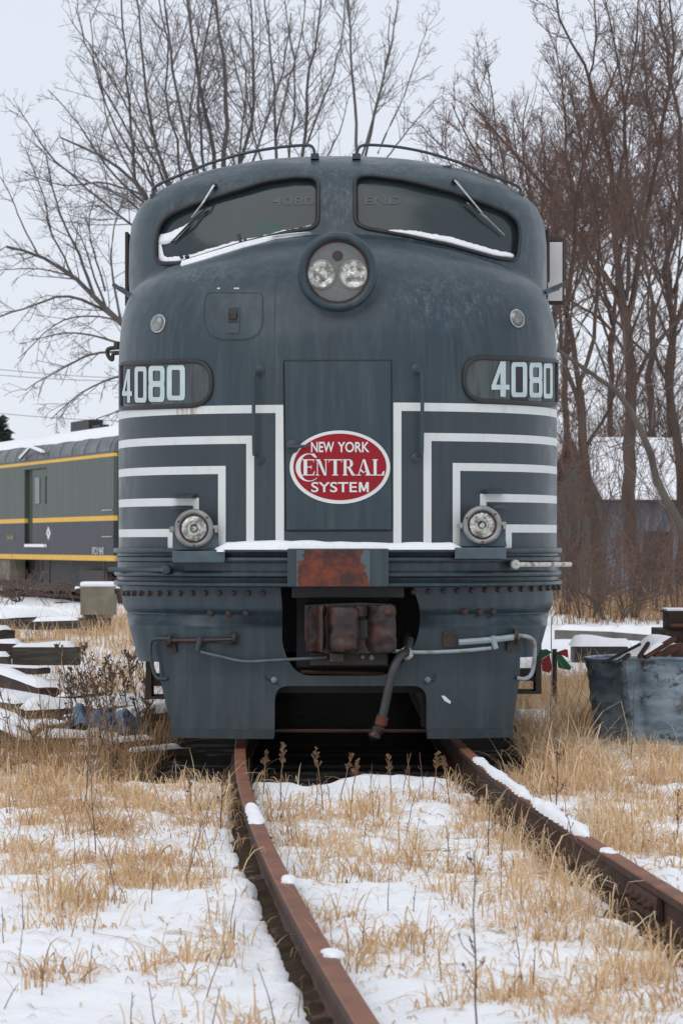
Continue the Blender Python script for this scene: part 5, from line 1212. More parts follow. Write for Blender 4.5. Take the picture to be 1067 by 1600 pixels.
tree('bare_tree', [
 ([(335, 950), (333, 760), (330, 620), (338, 480), (345, 420)], 44, 26, 0), ([(330, 560), (300, 420), (240, 330), (205, 277), (150, 240), (95, 215)], 17, 4, -1.5),
 ([(212, 287), (204, 200), (197, 100), (190, 0), (187, -70)], 7, 3, -1), ([(338, 480), (268, 300), (238, 200), (222, 95), (214, -10), (210, -60)], 11, 3, 1.5),
 ([(340, 460), (312, 290), (285, 190), (264, 60), (252, -50)], 12, 3, -2), ([(345, 430), (335, 260), (318, 150), (300, 60), (285, -60)], 13, 4, 1), ([(347, 420), (352, 250), (352, 120), (338, 20), (330, -60)], 15, 4, -1),
 ([(347, 420), (372, 270), (395, 170), (395, 60), (388, -60)], 11, 3, 2), ([(342, 440), (290, 300), (262, 160), (258, 60), (240, -50)], 8, 2.5, 0),
 ([(240, 330), (175, 270), (120, 190), (75, 140)], 6, 2, 1), ([(268, 300), (215, 200), (160, 100), (110, 30)], 6, 2, -1), ([(345, 430), (310, 180), (325, 60), (350, -60)], 8, 3, None), ([(300, 420), (230, 260), (170, 150), (130, 60), (118, 10)], 7, 2, None), ([(350, 420), (400, 240), (440, 120), (455, 20)], 8, 2.5, None), ([(225, 305), (160, 285), (100, 290), (40, 270)], 5, 2, None),
  ([(335, 460), (262, 330), (200, 230), (155, 130), (140, 20)], 8, 2, None), ([(330, 480), (225, 370), (140, 300), (75, 240), (30, 170)], 8, 2, None), ([(345, 430), (365, 300), (380, 180), (360, 60)], 7, 2, None), ([(340, 440), (300, 260), (300, 140), (320, 0)], 7, 2, None), ([(330, 470), (250, 340), (175, 210), (150, 80)], 6, 1.8, None), ([(340, 450), (280, 330), (245, 230), (180, 60)], 6, 1.8, None), ([(300, 420), (210, 320), (110, 270), (40, 215)], 6, 1.6, None)],
 92, 11, 'big spreading bare tree with many upright limbs behind the left side of the cab roof', GTL, 1.0, .0068, up=.10, lev=4, spread=1.15)
tree('bare_tree', [
 ([(420, 950), (400, 760), (330, 620)], 34, 24, 0), ([(330, 620), (250, 560), (190, 505), (150, 470), (115, 432), (60, 398), (10, 385)], 20, 5, 0), ([(150, 470), (125, 400), (98, 345), (82, 290), (72, 240)], 8, 2.5, -1),
 ([(190, 505), (150, 478), (100, 462), (50, 478), (0, 495), (-30, 510)], 8, 2.5, 1), ([(172, 490), (150, 440), (135, 390), (110, 340)], 6, 2, 0), ([(115, 432), (60, 420), (0, 422)], 4, 1.8, 0), ([(60, 398), (35, 350), (15, 300), (-10, 260)], 4, 1.8, 0),
 ([(300, 600), (230, 560), (160, 550), (90, 580), (40, 610)], 9, 2, -1), ([(330, 620), (250, 590), (180, 590), (120, 620), (80, 655)], 8, 2, 1), ([(250, 560), (200, 540), (120, 520), (50, 530)], 7, 2, None), ([(190, 505), (175, 420), (180, 350), (200, 300)], 6, 2, None), ([(165, 455), (140, 360), (150, 300)], 5, 2, None), ([(115, 432), (80, 360), (70, 310), (40, 230)], 5, 2, None), ([(290, 600), (240, 610), (190, 640), (150, 655)], 7, 2, None), ([(230, 545), (180, 500), (100, 500), (30, 560)], 5, 2, None)],
 84, 12, 'low bare tree with long drooping limbs left of the locomotive nose', GTL, 1.5, .0065, up=-.02, lev=3, maxlen=2.4)
tree('bare_tree', [
 ([(445, 950), (442, 600), (438, 380)], 30, 16, 0), ([(438, 380), (430, 220), (425, 100), (412, -20)], 9, 3, 0), ([(440, 400), (450, 250), (462, 120), (445, 0)], 7, 2.5, 1), ([(440, 380), (477, 230), (480, 130), (500, 30), (495, -60)], 10, 3, -1), ([(478, 230), (510, 140), (535, 60), (540, -30)], 5, 2, 1), ([(440, 360), (405, 240), (385, 130), (372, 30)], 6, 2, None), ([(445, 340), (520, 230), (545, 150)], 5, 2, None), ([(430, 220), (448, 140), (470, 60), (480, -30)], 5, 2, None)],
 98, 13, 'slender bare tree rising straight behind the headlight', GTL, 1.05, .0068, up=.2, lev=4)
tree('bare_tree', [
 ([(560, 950), (558, 600), (556, 340)], 26, 13, 0), ([(556, 340), (557, 230), (552, 120), (545, 20), (540, -40)], 9, 3, 0), ([(558, 300), (580, 200), (605, 100), (622, 0)], 7, 2.5, 1), ([(590, 240), (630, 150), (655, 80), (668, 40)], 4.5, 1.6, -1), ([(560, 260), (600, 120), (610, 20)], 5, 2, None), ([(560, 300), (625, 220), (665, 170), (690, 150)], 5, 1.6, None)],
 104, 14, 'thin bare tree between the two roof handrails', GTL, 1.1, .0068, up=.25, lev=4)
GTR = 'tall bare trees on the right'
BB = ('bark_brown', 'twig_brown')
tree('bare_tree', [
 ([(1000, 955), (985, 840), (983, 720), (985, 620), (978, 520), (973, 480)], 42, 26, 0), ([(973, 485), (945, 430), (905, 380), (878, 335), (845, 285), (790, 225), (735, 160)], 15, 4, 1), ([(975, 490), (962, 400), (958, 330), (945, 200), (915, 110), (885, 50), (868, -10)], 16, 4, -1),
 ([(980, 500), (1000, 400), (1012, 320), (1035, 200), (1050, 100), (1045, 0)], 15, 4, 1), ([(978, 470), (985, 330), (975, 200), (990, 80), (1000, -30)], 10, 3, None), ([(958, 330), (975, 230), (970, 120), (945, 0)], 8, 3, None), ([(985, 620), (1010, 560), (1050, 510), (1090, 470)], 11, 5, None), ([(905, 380), (885, 250), (880, 150), (868, 60)], 7, 2, None),
 ([(983, 560), (940, 500), (890, 470), (860, 440)], 9, 3, None), ([(945, 200), (920, 140), (930, 60), (925, -30)], 6, 2.5, None)],
 62, 21, 'tallest bare tree on the right with a forked trunk', GTR, 1.95, .0055, BB, .22, 4)
tree('bare_tree', [
 ([(935, 955), (932, 860), (920, 760), (908, 680), (905, 610)], 34, 22, 0), ([(905, 610), (895, 540), (885, 470), (895, 380), (902, 320), (925, 200), (965, 100)], 13, 4, 0), ([(907, 640), (880, 560), (872, 480), (840, 380), (790, 290), (745, 225)], 11, 3, -1),
 ([(905, 600), (925, 520), (935, 430), (930, 330), (905, 220), (890, 130)], 10, 3, 1), ([(895, 540), (865, 420), (825, 300), (815, 210), (825, 150)], 8, 2.5, None), ([(915, 700), (950, 640), (975, 560), (1000, 480), (1030, 420)], 9, 3, None), ([(872, 480), (820, 400), (760, 340), (700, 290)], 7, 2, None)],
 57, 22, 'leaning bare tree close to the right side of the locomotive', GTR, 1.95, .0052, ('bark_brown', 'twig_red'), .2, 4)
tree('bare_tree', [
 ([(1062, 955), (1066, 820), (1060, 700), (1045, 600), (1050, 500)], 30, 20, 0), ([(1050, 500), (1040, 420), (1058, 330), (1062, 200), (1040, 90), (1030, 0)], 14, 5, 0), ([(1050, 520), (1080, 430), (1100, 300), (1110, 200)], 10, 4, 0), ([(1060, 330), (1025, 220), (1005, 100), (1010, 0)], 7, 2, None), ([(1045, 600), (1025, 560), (1012, 480), (1020, 380)], 9, 3, None), ([(1045, 450), (1000, 380), (985, 300)], 7, 2, None)],
 66, 23, 'bare tree cut off by the right edge of the photo', GTR, 1.9, .0058, BB, .22, 4)
tree('bare_tree', [
 ([(800, 950), (815, 700), (828, 520), (818, 430)], 24, 14, 0), ([(818, 430), (800, 350), (768, 280), (730, 215), (705, 160)], 9, 2.5, 0), ([(822, 440), (845, 340), (850, 250), (842, 180)], 8, 2.5, 0), ([(815, 420), (760, 360), (700, 300), (665, 260)], 7, 2, 0), ([(815, 400), (790, 280), (775, 200), (762, 100)], 6, 2, 0), ([(800, 350), (730, 300), (690, 230), (650, 190)], 5, 1.6, None), ([(820, 430), (870, 350), (880, 260)], 6, 2, None), ([(768, 280), (762, 180), (740, 120)], 4, 1.5, None)],
 72, 24, 'shorter bare tree behind the right windscreen and handrail', GTR, 2.1, .006, ('bark_brown', 'twig_brown'), .3, 3)
tree('bare_tree', [([(860, 950), (858, 700), (862, 540), (870, 450)], 22, 14, 0), ([(870, 450), (880, 380), (905, 300), (940, 230), (950, 140)], 8, 2.5, None), ([(868, 460), (850, 370), (815, 280), (800, 190)], 8, 2.5, None), ([(868, 470), (900, 420), (960, 370), (1010, 300)], 7, 2, None), ([(866, 500), (910, 470), (960, 450), (1020, 420)], 6, 2, None)],
 80, 25, 'slim bare tree standing behind the leaning one on the right', GTR, 2.1, .0065, BB, .3, 3)
tree('bare_tree', [([(1020, 950), (1022, 760), (1015, 600), (1020, 480)], 22, 14, 0), ([(1020, 480), (1000, 350), (1015, 220), (1005, 90)], 8, 2.5, None), ([(1018, 500), (1050, 400), (1070, 300), (1090, 180)], 8, 2.5, None), ([(1016, 560), (960, 500), (920, 420), (900, 340)], 7, 2, None), ([(1018, 540), (1060, 500), (1110, 470)], 6, 2, None)],
 84, 26, 'slim bare tree far back between the tallest tree and the frame edge', GTR, 2.1, .007, BB, .3, 3)
for i, (x, sd_, lb_) in enumerate(((885, 41, 'background tree whose crown fills the sky just right of the mirror'), (955, 42, 'background tree behind the forked trunk, far to the rear'), (1050, 43, 'background tree farthest right, behind the shed'), (765, 44, 'background tree rising behind the right roof handrail'))):
    rn = np.random.default_rng(sd_); L = [([(x, 950), (x + 2, 760), (x - 3, 620), (x, 520)], 18, 12, 0)]
    for k in range(9):
        a = -1 + 2 * k / 8; t_ = 560 - abs(rn.normal()) * 60; top = (150 if x > 800 else 200) + 130 * abs(a) + rn.uniform(-40, 60)
        L.append(([(x, t_), (x + a * 45 + rn.normal() * 8, t_ - (t_ - top) * .4), (x + a * 85 + rn.normal() * 12, t_ - (t_ - top) * .72), (x + a * 105 + rn.normal() * 20, top)], 6.5, 1.8, None))
    tree('bare_tree', L, 88 + 3 * i, sd_, lb_, GTR, 1.9, .0068, ('bark_brown', 'twig_brown'), .2, 3)
# the long bare limb that leans across in front
tree('bare_tree', [([(1090, 960), (1085, 880), (1062, 815), (1035, 765), (1012, 700), (988, 645), (955, 605), (905, 572), (872, 548)], 30, 9, -2), ([(955, 605), (935, 550), (920, 520), (890, 490), (868, 470)], 6, 2, 0), ([(988, 645), (1010, 600), (1030, 610), (1060, 600)], 5, 2, 0), ([(1012, 700), (985, 690), (950, 700)], 4, 2, 0)],
 48, 27, 'smooth grey trunk leaning diagonally across in front of the shed', GTR, .45, .005, ('limb_tan', 'twig_grey'), .1, 3, maxlen=1.6)
# undergrowth: separate shrubs
GSH = 'leafless shrubs under the right trees'
def shrub(name, x, y, Yt, hpx, wpx, n, seed, label, group, mats=('bark_brown', 'twig_red'), dens=1.3, lev=3, twig=.006, up=.1, cat='shrub', ml=1.1, wild=1.0):
    rng = np.random.default_rng(seed); L = []
    for k in range(n):
        a = rng.uniform(-1, 1); x1 = x + a * wpx * .5; h = hpx * rng.uniform(.55, 1.0) * (1 - .3 * abs(a)); x0 = x + a * wpx * .12
        L.append(([(x0, y), (x0 + (x1 - x0) * .35, y - h * .4), (x0 + (x1 - x0) * .8 * wild + rng.normal() * 9 * wild, y - h * .7), (x1 + rng.normal() * 16 * wild, y - h)], rng.uniform(1.8, 3.6), 1.1, None))
    return tree(name, L, Yt, seed, label, group, dens, twig, mats, up, lev, .8, cat, dep=1.2, maxlen=ml, t0=.06)
SL = ['dense brown shrub against the right flank of the locomotive', 'tall tangled shrub between the leaning tree and the tallest trunk', 'brown shrub right of the tallest trunk', 'shrub in front of the shed wall near the frame edge', 'thin shrub in front of the shed gable', 'low thicket shrub before the leaning tree trunk', 'low shrub at the foot of the tallest tree', 'far shrub behind the shed corner', 'high shrub whose tips reach beside the mirror', 'shrub crossing the shed roof at the right frame edge', 'fine reddish shrub before the middle of the shed roof', 'pale low shrub behind the concrete kerb']
SP = [(885, 960, 56, 290, 90), (935, 960, 60, 330, 110), (1025, 955, 58, 230, 110), (1060, 950, 56, 200, 90), (905, 950, 68, 260, 80), (915, 965, 54, 160, 110), (985, 965, 55, 150, 120), (900, 950, 76, 380, 120), (880, 950, 64, 470, 110), (1050, 950, 70, 360, 130), (985, 950, 66, 340, 120), (955, 968, 52, 100, 150)]
for i, ((x, y, Yt, hp, wp), lab) in enumerate(zip(SP, SL)):
    shrub('bare_shrub', x, y, Yt, hp, wp, 8 if hp > 200 else 11, 200 + i, lab, GSH, dens=(.8 if hp > 300 else 1.0) if hp > 200 else 1.3, ml=1.3 if hp > 200 else .7, twig=.0045, wild=1.5)
GSL = 'brown scrub along the far track'
for i, (x, y, Yt, hp, wp, lab) in enumerate(((12, 925, 66, 30, 60, 'brown scrub under the baggage car at the left frame edge'), (52, 930, 62, 30, 70, 'brown scrub under the baggage car door'), (95, 932, 60, 28, 60, 'brown scrub left of the small cabinet'), (30, 940, 56, 26, 60, 'nearer brown scrub left of the small cabinet'), (200, 935, 62, 30, 60, 'brown scrub right of the small cabinet'))):
    shrub('scrub_bush', x, y, Yt, hp, wp, 12, 300 + i, lab, GSL, ('bark_brown', 'twig_brown'), 1.1, 2, .006, ml=.4)
# conifer
con = empty('conifer', W(2, 840, 150)); tag(con, 'dark evergreen tree top above the baggage car at the left edge', 'tree')
M['needles'] = basic('needles', (.018, .030, .020, 1), (.03, .045, .028, 1), .9, scale=1)
bx = W(2, 850, 150); MB().tube([(bx[0], 150, -.1), (bx[0], 150, W(0, 657, 150)[2])], [.2, .03], 6).build('trunk', M['bark_brown'], con)
rg = np.random.default_rng(5); v = []; f = []; top = W(0, 655, 150)[2]
for k in range(2600):
    q = rg.random() ** .8; z = top - q * 6.3; r = (.12 + q * 2.0) * rg.random() ** .5 * (.75 + .5 * math.sin(z * 5.3) ** 2); a = rg.random() * 6.283; c = np.array([bx[0] + r * math.cos(a), 150 + r * math.sin(a), z - r * .1 + rg.normal() * .06]); s = .16
    b = len(v); e = rg.normal(size=3) * s * np.array([1, 1, .5]); g = rg.normal(size=3) * s * np.array([1, 1, .7]); v += [c - e, c + g, c + e]; f.append((b, b + 1, b + 2))
mesh('crown', v, np.array(f), M['needles'], con)

# ================================================================ DRY GRASS
t = NT('dry_grass'); at = t.n('ShaderNodeAttribute'); at.attribute_name = 'tint'; rp = t.n('ShaderNodeValToRGB'); el = rp.color_ramp.elements
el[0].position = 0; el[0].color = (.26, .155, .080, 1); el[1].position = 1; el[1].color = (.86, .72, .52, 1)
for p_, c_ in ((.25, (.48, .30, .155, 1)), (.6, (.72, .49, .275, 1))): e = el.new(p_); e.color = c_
t.t.links.new(at.outputs['Fac'], rp.inputs[0]); tb = t.n('ShaderNodeBsdfTranslucent'); t.t.links.new(rp.outputs[0], tb.inputs[0]); ms = t.n('ShaderNodeMixShader'); ms.inputs[0].default_value = .3
M['grass'] = t.set(rp.outputs[0], .7, spec=.25); t.t.links.new(t.b.outputs[0], ms.inputs[1]); t.t.links.new(tb.outputs[0], ms.inputs[2]); t.t.links.new(ms.outputs[0], t.t.nodes['Material Output'].inputs[0])
def blades(name, X, Y, hgt, wid, bend, tint, label, rng, seg=6, zoff=-.02, hf=None, lean=None):
    N = len(X); az = rng.random(N) * 2 * np.pi if lean is None else lean; d = np.stack([np.cos(az), np.sin(az), 0 * az], -1)
    side = np.stack([-np.sin(az + rng.normal(size=N) * .8), np.cos(az), 0 * az], -1); side /= np.linalg.norm(side, axis=1, keepdims=True)
    z0 = np.maximum((hf or hsnow)(X, Y), hdirt(X, Y)) + zoff
    t0 = np.radians(np.abs(rng.normal(10, 16, N))); P = [np.stack([X, Y, z0], -1)]; st = hgt / seg
    ang = t0.copy(); kink = rng.integers(1, seg, N); kb = bend * rng.uniform(.2, 1.0, N)
    for k in range(seg):
        P.append(P[-1] + (d * np.sin(ang)[:, None] + np.array([0, 0, 1]) * np.cos(ang)[:, None]) * st[:, None])
        ang = ang + bend / seg * (.3 + 1.4 * k / seg) + np.where(kink == k, kb, 0); ang = np.minimum(ang, 2.9)
    P = np.stack(P, 1); P[..., 2] = np.maximum(P[..., 2], z0[:, None] - .005)
    w = wid[:, None] * np.array([.8, 1, 1, .9, .75, .5, .12][:seg + 1])[None, :]; tw = rng.normal(size=N) * .6
    S = side[:, None, :] * w[..., None] * .5 + np.array([0, 0, 1]) * (np.sin(tw)[:, None] * w * .25)[..., None]
    v = np.stack([P - S, P + S], 2).reshape(-1, 3); n1 = (seg + 1) * 2
    i = (np.arange(N) * n1)[:, None] + (np.arange(seg) * 2)[None, :]; f = np.stack([i, i + 1, i + 3, i + 2], -1).reshape(-1, 4)
    o = mesh(name, v, f, M['grass']); a = o.data.attributes.new('tint', 'FLOAT', 'POINT'); a.data.foreach_set('value', np.repeat(np.clip(tint, 0, 1), n1).astype(np.float32))
    return tag(o, label, 'grass', kind='stuff')
def to_px(X, Y, z=-.11): return CX + X / Y * F, HZ + (H - z) / Y * F
# how thick the grass stands, read off the ground of the place: centre, radii, weight
PATCH = [(60, 1230, 110, 40, 1.0), (170, 1270, 130, 50, 1.0), (290, 1290, 80, 55, .9), (90, 1330, 120, 25, .8), (250, 1350, 110, 28, .9), (335, 1350, 45, 40, .9), (120, 1415, 55, 32, 1.0), (90, 1500, 45, 22, .8), (370, 1400, 45, 40, .7), (385, 1460, 40, 40, .9), (340, 1480, 60, 30, .6), (250, 1480, 50, 35, .9), (285, 1520, 40, 25, .5), (400, 1560, 60, 30, .4),
 (470, 1280, 60, 30, .8), (560, 1290, 80, 35, .7), (700, 1285, 70, 45, .9), (640, 1330, 90, 30, .8), (790, 1320, 70, 50, .9), (850, 1370, 55, 35, .8), (470, 1340, 40, 25, .6), (455, 1370, 20, 45, .5), (560, 1410, 35, 18, .7), (760, 1420, 60, 30, .5), (900, 1300, 60, 60, .6), (960, 1290, 80, 60, 1.0), (1000, 1340, 80, 40, .9), (880, 1200, 80, 60, 1.0), (990, 1190, 90, 30, 1.0), (830, 1160, 50, 50, .9), (1040, 1250, 50, 50, .7), (900, 1430, 80, 30, .7),
 (830, 1440, 90, 30, .9), (1010, 1470, 90, 40, 1.0), (620, 1470, 50, 30, .7), (700, 1510, 110, 35, .9), (820, 1540, 70, 35, .8), (960, 1540, 110, 40, 1.0), (520, 1430, 35, 40, .7), (540, 1490, 30, 35, .6), (1010, 1580, 80, 40, .9), (650, 1560, 60, 25, .5), (900, 1590, 60, 20, .6), (460, 1580, 30, 25, .5), (560, 1345, 50, 20, .5), (730, 1370, 60, 20, .5)]
def gdens(X, Y):
    x, y = to_px(X, Y); d = 0 * x
    for cx, cy, rx, ry, w in PATCH: d = np.maximum(d, w * np.exp(-(((x - cx) / rx) ** 2 + ((y - cy) / ry) ** 2) ** 1.2))
    return d
rg = np.random.default_rng(77)
def scatter(N, y0, y1, xw0, pad=60):
    Y = np.sqrt(rg.uniform(y0 ** 2, y1 ** 2, N)); x = rg.uniform(-pad, 1067 + pad, N); X = (x - CX) / F * Y
    return X, Y
def tufted(Nt, y0, y1, per, rad, dfun, mask=None):
    X, Y = scatter(Nt, y0, y1, 0); k = rg.random(Nt) < dfun(X, Y); X, Y = X[k], Y[k]; n = rg.poisson(per, len(X)); X = np.repeat(X, n); Y = np.repeat(Y, n); ox = rg.normal(size=len(X)) * rad; oy = rg.normal(size=len(Y)) * rad; X = X + ox; Y = Y + oy; LEAN = np.arctan2(oy, ox) + rg.normal(size=len(X)) * .7
    ok = (np.abs(X - railL(Y)) > .05) & (np.abs(X - railR(Y)) > .05) & ~((Y > 19.5) & (np.abs(X + .03) < 1.35)) & (np.hypot(X - tc[0], Y - tc[1]) > Rt * .9)
    ok &= ~((X - railL(Y) < 0) & (X - railL(Y) > -.24) & (rg.random(len(X)) < .8) & (Y < 16)); ok &= ~((X - railR(Y) < 0) & (X - railR(Y) > -.14) & (rg.random(len(X)) < .7)); globals()['LN'] = LEAN[ok]; return X[ok], Y[ok]
dn = lambda X, Y: np.clip(gdens(X, Y) * (.10 + 1.4 * np.clip((fbm(X * 3.4, Y * 2.6, 61) - .44) * 14, 0, 1)) * .75, .010, 1)
X, Y = tufted(4600, 8.0, 20.5, 19, .05, dn); N = len(X); tf = fbm(X * 2.3, Y * 2, 66)
blades('dry_grass', X, Y, rg.gamma(6, .023, N) * (.7 + .8 * tf) * np.clip(.62 + .5 * (Y - 8) / 6, .62, 1.0), rg.uniform(.003, .0078, N), np.where(rg.random(N) < .65, rg.uniform(2.4, 5.0, N), rg.uniform(.3, 2.2, N)), rg.normal(.58, .2, N) + (tf - .5) * .8, 'curled straw coloured dead grass growing through the snow between and beside the rails', rg, lean=LN)
# taller grass right of the locomotive and around the tank
def dright(X, Y):
    x, y = to_px(X, Y); r = np.clip((x - 795) / 20, 0, 1) * np.clip((1250 - y) / 60, 0, 1) * np.clip((y - 1068) / 10, 0, 1) ; return np.clip(r * (.35 + .9 * (fbm(X * 1.4, Y * .9, 71) > .42)), 0, 1)
X, Y = tufted(4200, 18.0, 33, 16, .07, dright); N = len(X)
blades('tall_grass', X, Y, rg.gamma(9, .032, N) * np.where((np.abs(X - tc[0]) < Rt * 1.15) & (Y < tc[1] + .1), .42, 1), rg.uniform(.004, .0085, N), rg.uniform(.2, 3.4, N), rg.normal(.6, .2, N), 'thick stand of tall straw coloured grass right of the locomotive and round the tank', rg, lean=LN)
def dleft(X, Y):
    x, y = to_px(X, Y); l = np.clip((262 - x) / 15, 0, 1) * np.clip((1215 - y) / 40, 0, 1) * np.clip((y - 955) / 20, 0, 1); band = .22 + .9 * np.exp(-((y - 1010) / 26) ** 2) + .7 * np.exp(-((y - 1120) / 55) ** 2); l = l * (1 - .85 * np.exp(-((x - 165) / 75) ** 2 - ((y - 1128) / 34) ** 2)); return np.clip(l * band * (.3 + 1.2 * (fbm(X * 1.1, Y * .5, 75) > .48)), 0, 1)
X, Y = tufted(4200, 19.5, 62, 12, .10, dleft); N = len(X); sc = Y / 30
blades('field_grass', X, Y, rg.gamma(9, .026, N) * np.clip(sc, .9, 1.5), rg.uniform(.005, .009, N) * sc, rg.uniform(.2, 2.2, N), rg.normal(.42, .2, N), 'sparse brown grass among the timbers left of the locomotive', rg, lean=LN)
def dfar(X, Y):
    x, y = to_px(X, Y); return np.clip((x - 850) / 20, 0, 1) * np.exp(-((y - 962) / 9) ** 2) * .9
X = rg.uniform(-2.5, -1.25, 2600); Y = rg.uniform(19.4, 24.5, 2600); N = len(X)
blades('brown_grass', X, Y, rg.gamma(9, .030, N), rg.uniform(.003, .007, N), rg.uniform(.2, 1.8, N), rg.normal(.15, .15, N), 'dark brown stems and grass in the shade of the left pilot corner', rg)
X, Y = tufted(2500, 45, 75, 12, .2, dfar); N = len(X)
blades('far_grass', X, Y, rg.gamma(9, .06, N), rg.uniform(.012, .022, N), rg.uniform(.1, 1.2, N), rg.normal(.12, .12, N), 'brown dead grass at the feet of the right hand trees', rg)

X, Y = tufted(2600, 8.0, 20.2, 7, .16, lambda X, Y: np.clip(gdens(X, Y) * .8 + .05, 0, 1)); N = len(X)
_k = np.abs; az_ = rg.random(N) * 6.283
def litter(X, Y):
    L = rg.gamma(5, .014, N); dx, dy = np.cos(az_) * L, np.sin(az_) * L; w = rg.uniform(.0025, .006, N); ox, oy = -np.sin(az_) * w / 2, np.cos(az_) * w / 2; v = []
    for k in range(4):
        t_ = k / 3; px_, py_ = X + dx * t_, Y + dy * t_ + .2 * L * math.sin(3 * t_) * np.sin(az_ * 3); z = np.maximum(hsnow(px_, py_), hdirt(px_, py_)) + .004 + .012 * math.sin(math.pi * t_) * rg.random(N); v += [np.stack([px_ - ox, py_ - oy, z], -1), np.stack([px_ + ox, py_ + oy, z + .001], -1)]
    v = np.stack(v, 1).reshape(-1, 3); i = (np.arange(N) * 8)[:, None] + (np.arange(3) * 2)[None, :]; f = np.stack([i, i + 1, i + 3, i + 2], -1).reshape(-1, 4)
    o = mesh('straw_litter', v, f, M['grass']); a = o.data.attributes.new('tint', 'FLOAT', 'POINT'); a.data.foreach_set('value', np.repeat(np.clip(rg.normal(.45, .25, N), 0, 1), 8).astype(np.float32)); tag(o, 'broken straw lying flat and matted on the snow around the tufts', 'grass', kind='stuff')
litter(X, Y)
# ---- dead weed stalks, each one its own thing
M['stalk'] = basic('stalk', (.095, .055, .038, 1), (.16, .10, .065, 1), .9, scale=9)
M['stalk_tan'] = basic('stalk_tan', (.26, .16, .09, 1), (.18, .11, .06, 1), .9, scale=9)
def weed(x, ybase, hpx, lean, kind, rng):
    Y = (H + .11) * F / (ybase - HZ); X = (x - CX) / F * Y; s = Y / F; h = hpx * s; z0 = float(max(hsnow(X, Y), hdirt(X, Y))) - .02
    n = 7; P = [np.array([X, Y, z0])]; dx = lean * s * hpx
    for k in range(1, n + 1): t_ = k / n; P.append(np.array([X + dx * t_ ** 1.4 + rng.normal() * .006 * h, Y + rng.normal() * .01 * h, z0 + h * t_]))
    r = (.0034 if kind != 'thin' else .0024) * max(1, Y / 14); mb = MB().tube(catmull(P, 2), list(np.linspace(r, r * .5, 2 * n + 1)), 5); 
    for j in range({'branched': 8, 'plume': 16, 'thin': 2, 'bushy': 26}[kind]):
        t_ = rng.uniform(.35 if kind != 'plume' else .72, 1); i = min(int(t_ * n), n - 1); p = P[i] + (P[i + 1] - P[i]) * (t_ * n - i); a = rng.uniform(0, 6.28); L = h * rng.uniform(.08, .2) * (1.4 - t_) * (1.6 if kind == 'bushy' else 1)
        e = p + np.array([math.cos(a) * .6, math.sin(a) * .6, .8]) * L; m_ = p + (e - p) * .5 + np.array([math.cos(a), math.sin(a), -.2]) * L * .12; mb.tube([p, m_, e], [r * .6, r * .5, r * .4], 3)
        if kind in ('plume', 'bushy', 'branched'):
            for q in range(3 if kind != 'plume' else 5):
                g = e + (p - e) * rng.uniform(0, .5); d = rng.normal(size=3) * r * 1.3; mb.add([g - d, g + d[[1, 2, 0]], g + d], [(0, 1, 2)])
    return mb
WK = {'branched': ('branched brown dead weed stalk standing in the snow', 'branched dead weeds'), 'plume': ('dead weed stalk with a feathery seed head in front of the pilot', 'feathery headed dead weeds'), 'thin': ('thin bare dark twig standing in the snow', 'thin bare twigs'), 'bushy': ('bushy dark dead weed among the timbers left of the locomotive', 'bushy dead weeds by the timbers')}
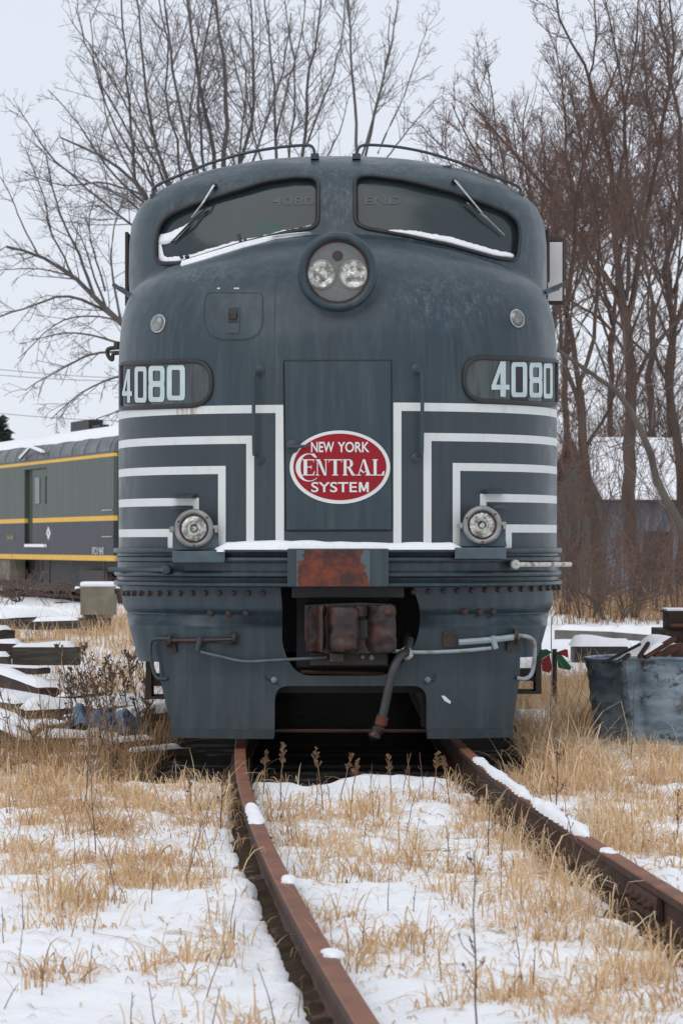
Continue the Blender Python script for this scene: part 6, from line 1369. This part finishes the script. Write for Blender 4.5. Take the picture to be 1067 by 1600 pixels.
wl = [(745, 1640, 330, -.02, 'branched'), (438, 1265, 110, .04, 'plume'), (505, 1262, 100, -.12, 'plume'), (530, 1250, 90, .22, 'plume'), (612, 1255, 85, -.06, 'plume'), (676, 1250, 80, .1, 'plume'), (702, 1256, 78, -.14, 'plume'), (548, 1270, 90, .12, 'plume'), (578, 1240, 60, .05, 'thin'), (640, 1240, 70, -.05, 'thin'),
 (150, 1330, 210, -.06, 'branched'), (135, 1270, 180, .05, 'branched'), (185, 1400, 170, -.35, 'thin'), (290, 1385, 120, .25, 'thin'), (237, 1405, 60, .05, 'thin'), (335, 1360, 90, -.2, 'thin'), (345, 1290, 100, .05, 'branched'), (300, 1270, 80, -.1, 'branched'), (322, 1540, 100, .35, 'thin'), (245, 1590, 90, -.15, 'thin'), (205, 1600, 80, .02, 'thin'), (430, 1585, 110, -.25, 'thin'), (30, 1490, 60, .1, 'thin'), (5, 1560, 50, .5, 'thin'), (465, 1570, 70, .1, 'thin'), (330, 1600, 80, .2, 'thin'),
 (782, 1400, 90, .02, 'thin'), (700, 1350, 70, .0, 'thin'), (605, 1415, 60, .05, 'thin'), (815, 1530, 110, -.1, 'thin'), (832, 1530, 70, .05, 'thin'), (905, 1370, 120, -.15, 'branched'), (868, 1270, 130, .02, 'branched'), (1045, 1490, 90, .0, 'thin'), (960, 1500, 60, .2, 'thin'), (762, 1325, 110, .03, 'branched'), (645, 1420, 50, .1, 'thin'), (565, 1470, 70, .1, 'thin'), (690, 1520, 60, -.1, 'thin'), (1058, 1300, 80, .0, 'branched'), (985, 1190, 170, .06, 'thin'), (872, 1210, 190, .25, 'thin'), (845, 1215, 150, .4, 'thin'), (495, 1250, 60, .0, 'thin'), (412, 1235, 70, .05, 'plume')]
wr_ = np.random.default_rng(31)
for k in range(16): wl.append((int(wr_.uniform(20, 250)), int(wr_.uniform(1150, 1230)), int(wr_.uniform(80, 190)), float(wr_.normal() * .2), 'branched'))
for k in range(20): wl.append((int(wr_.uniform(110, 250)), int(wr_.uniform(1075, 1160)), int(wr_.uniform(60, 130)), float(-.15 + wr_.normal() * .15), 'bushy'))
for k in range(26): wl.append((int(wr_.uniform(380, 900)), int(wr_.uniform(1240, 1340)), int(wr_.uniform(40, 80)), float(wr_.normal() * .12), 'thin'))
for k in range(20): wl.append((int(wr_.uniform(0, 380)), int(wr_.uniform(1230, 1560)), int(wr_.uniform(40, 90)), float(wr_.normal() * .2), 'thin'))
for (x, yb, hp, ln, kd) in wl:
    o = weed(x, yb, hp, ln, kd, wr_).build('dead_weed', M['stalk_tan'] if (kd == 'plume' or wr_.random() < .25) else M['stalk']); tag(o, WK[kd][0], 'weed', WK[kd][1])
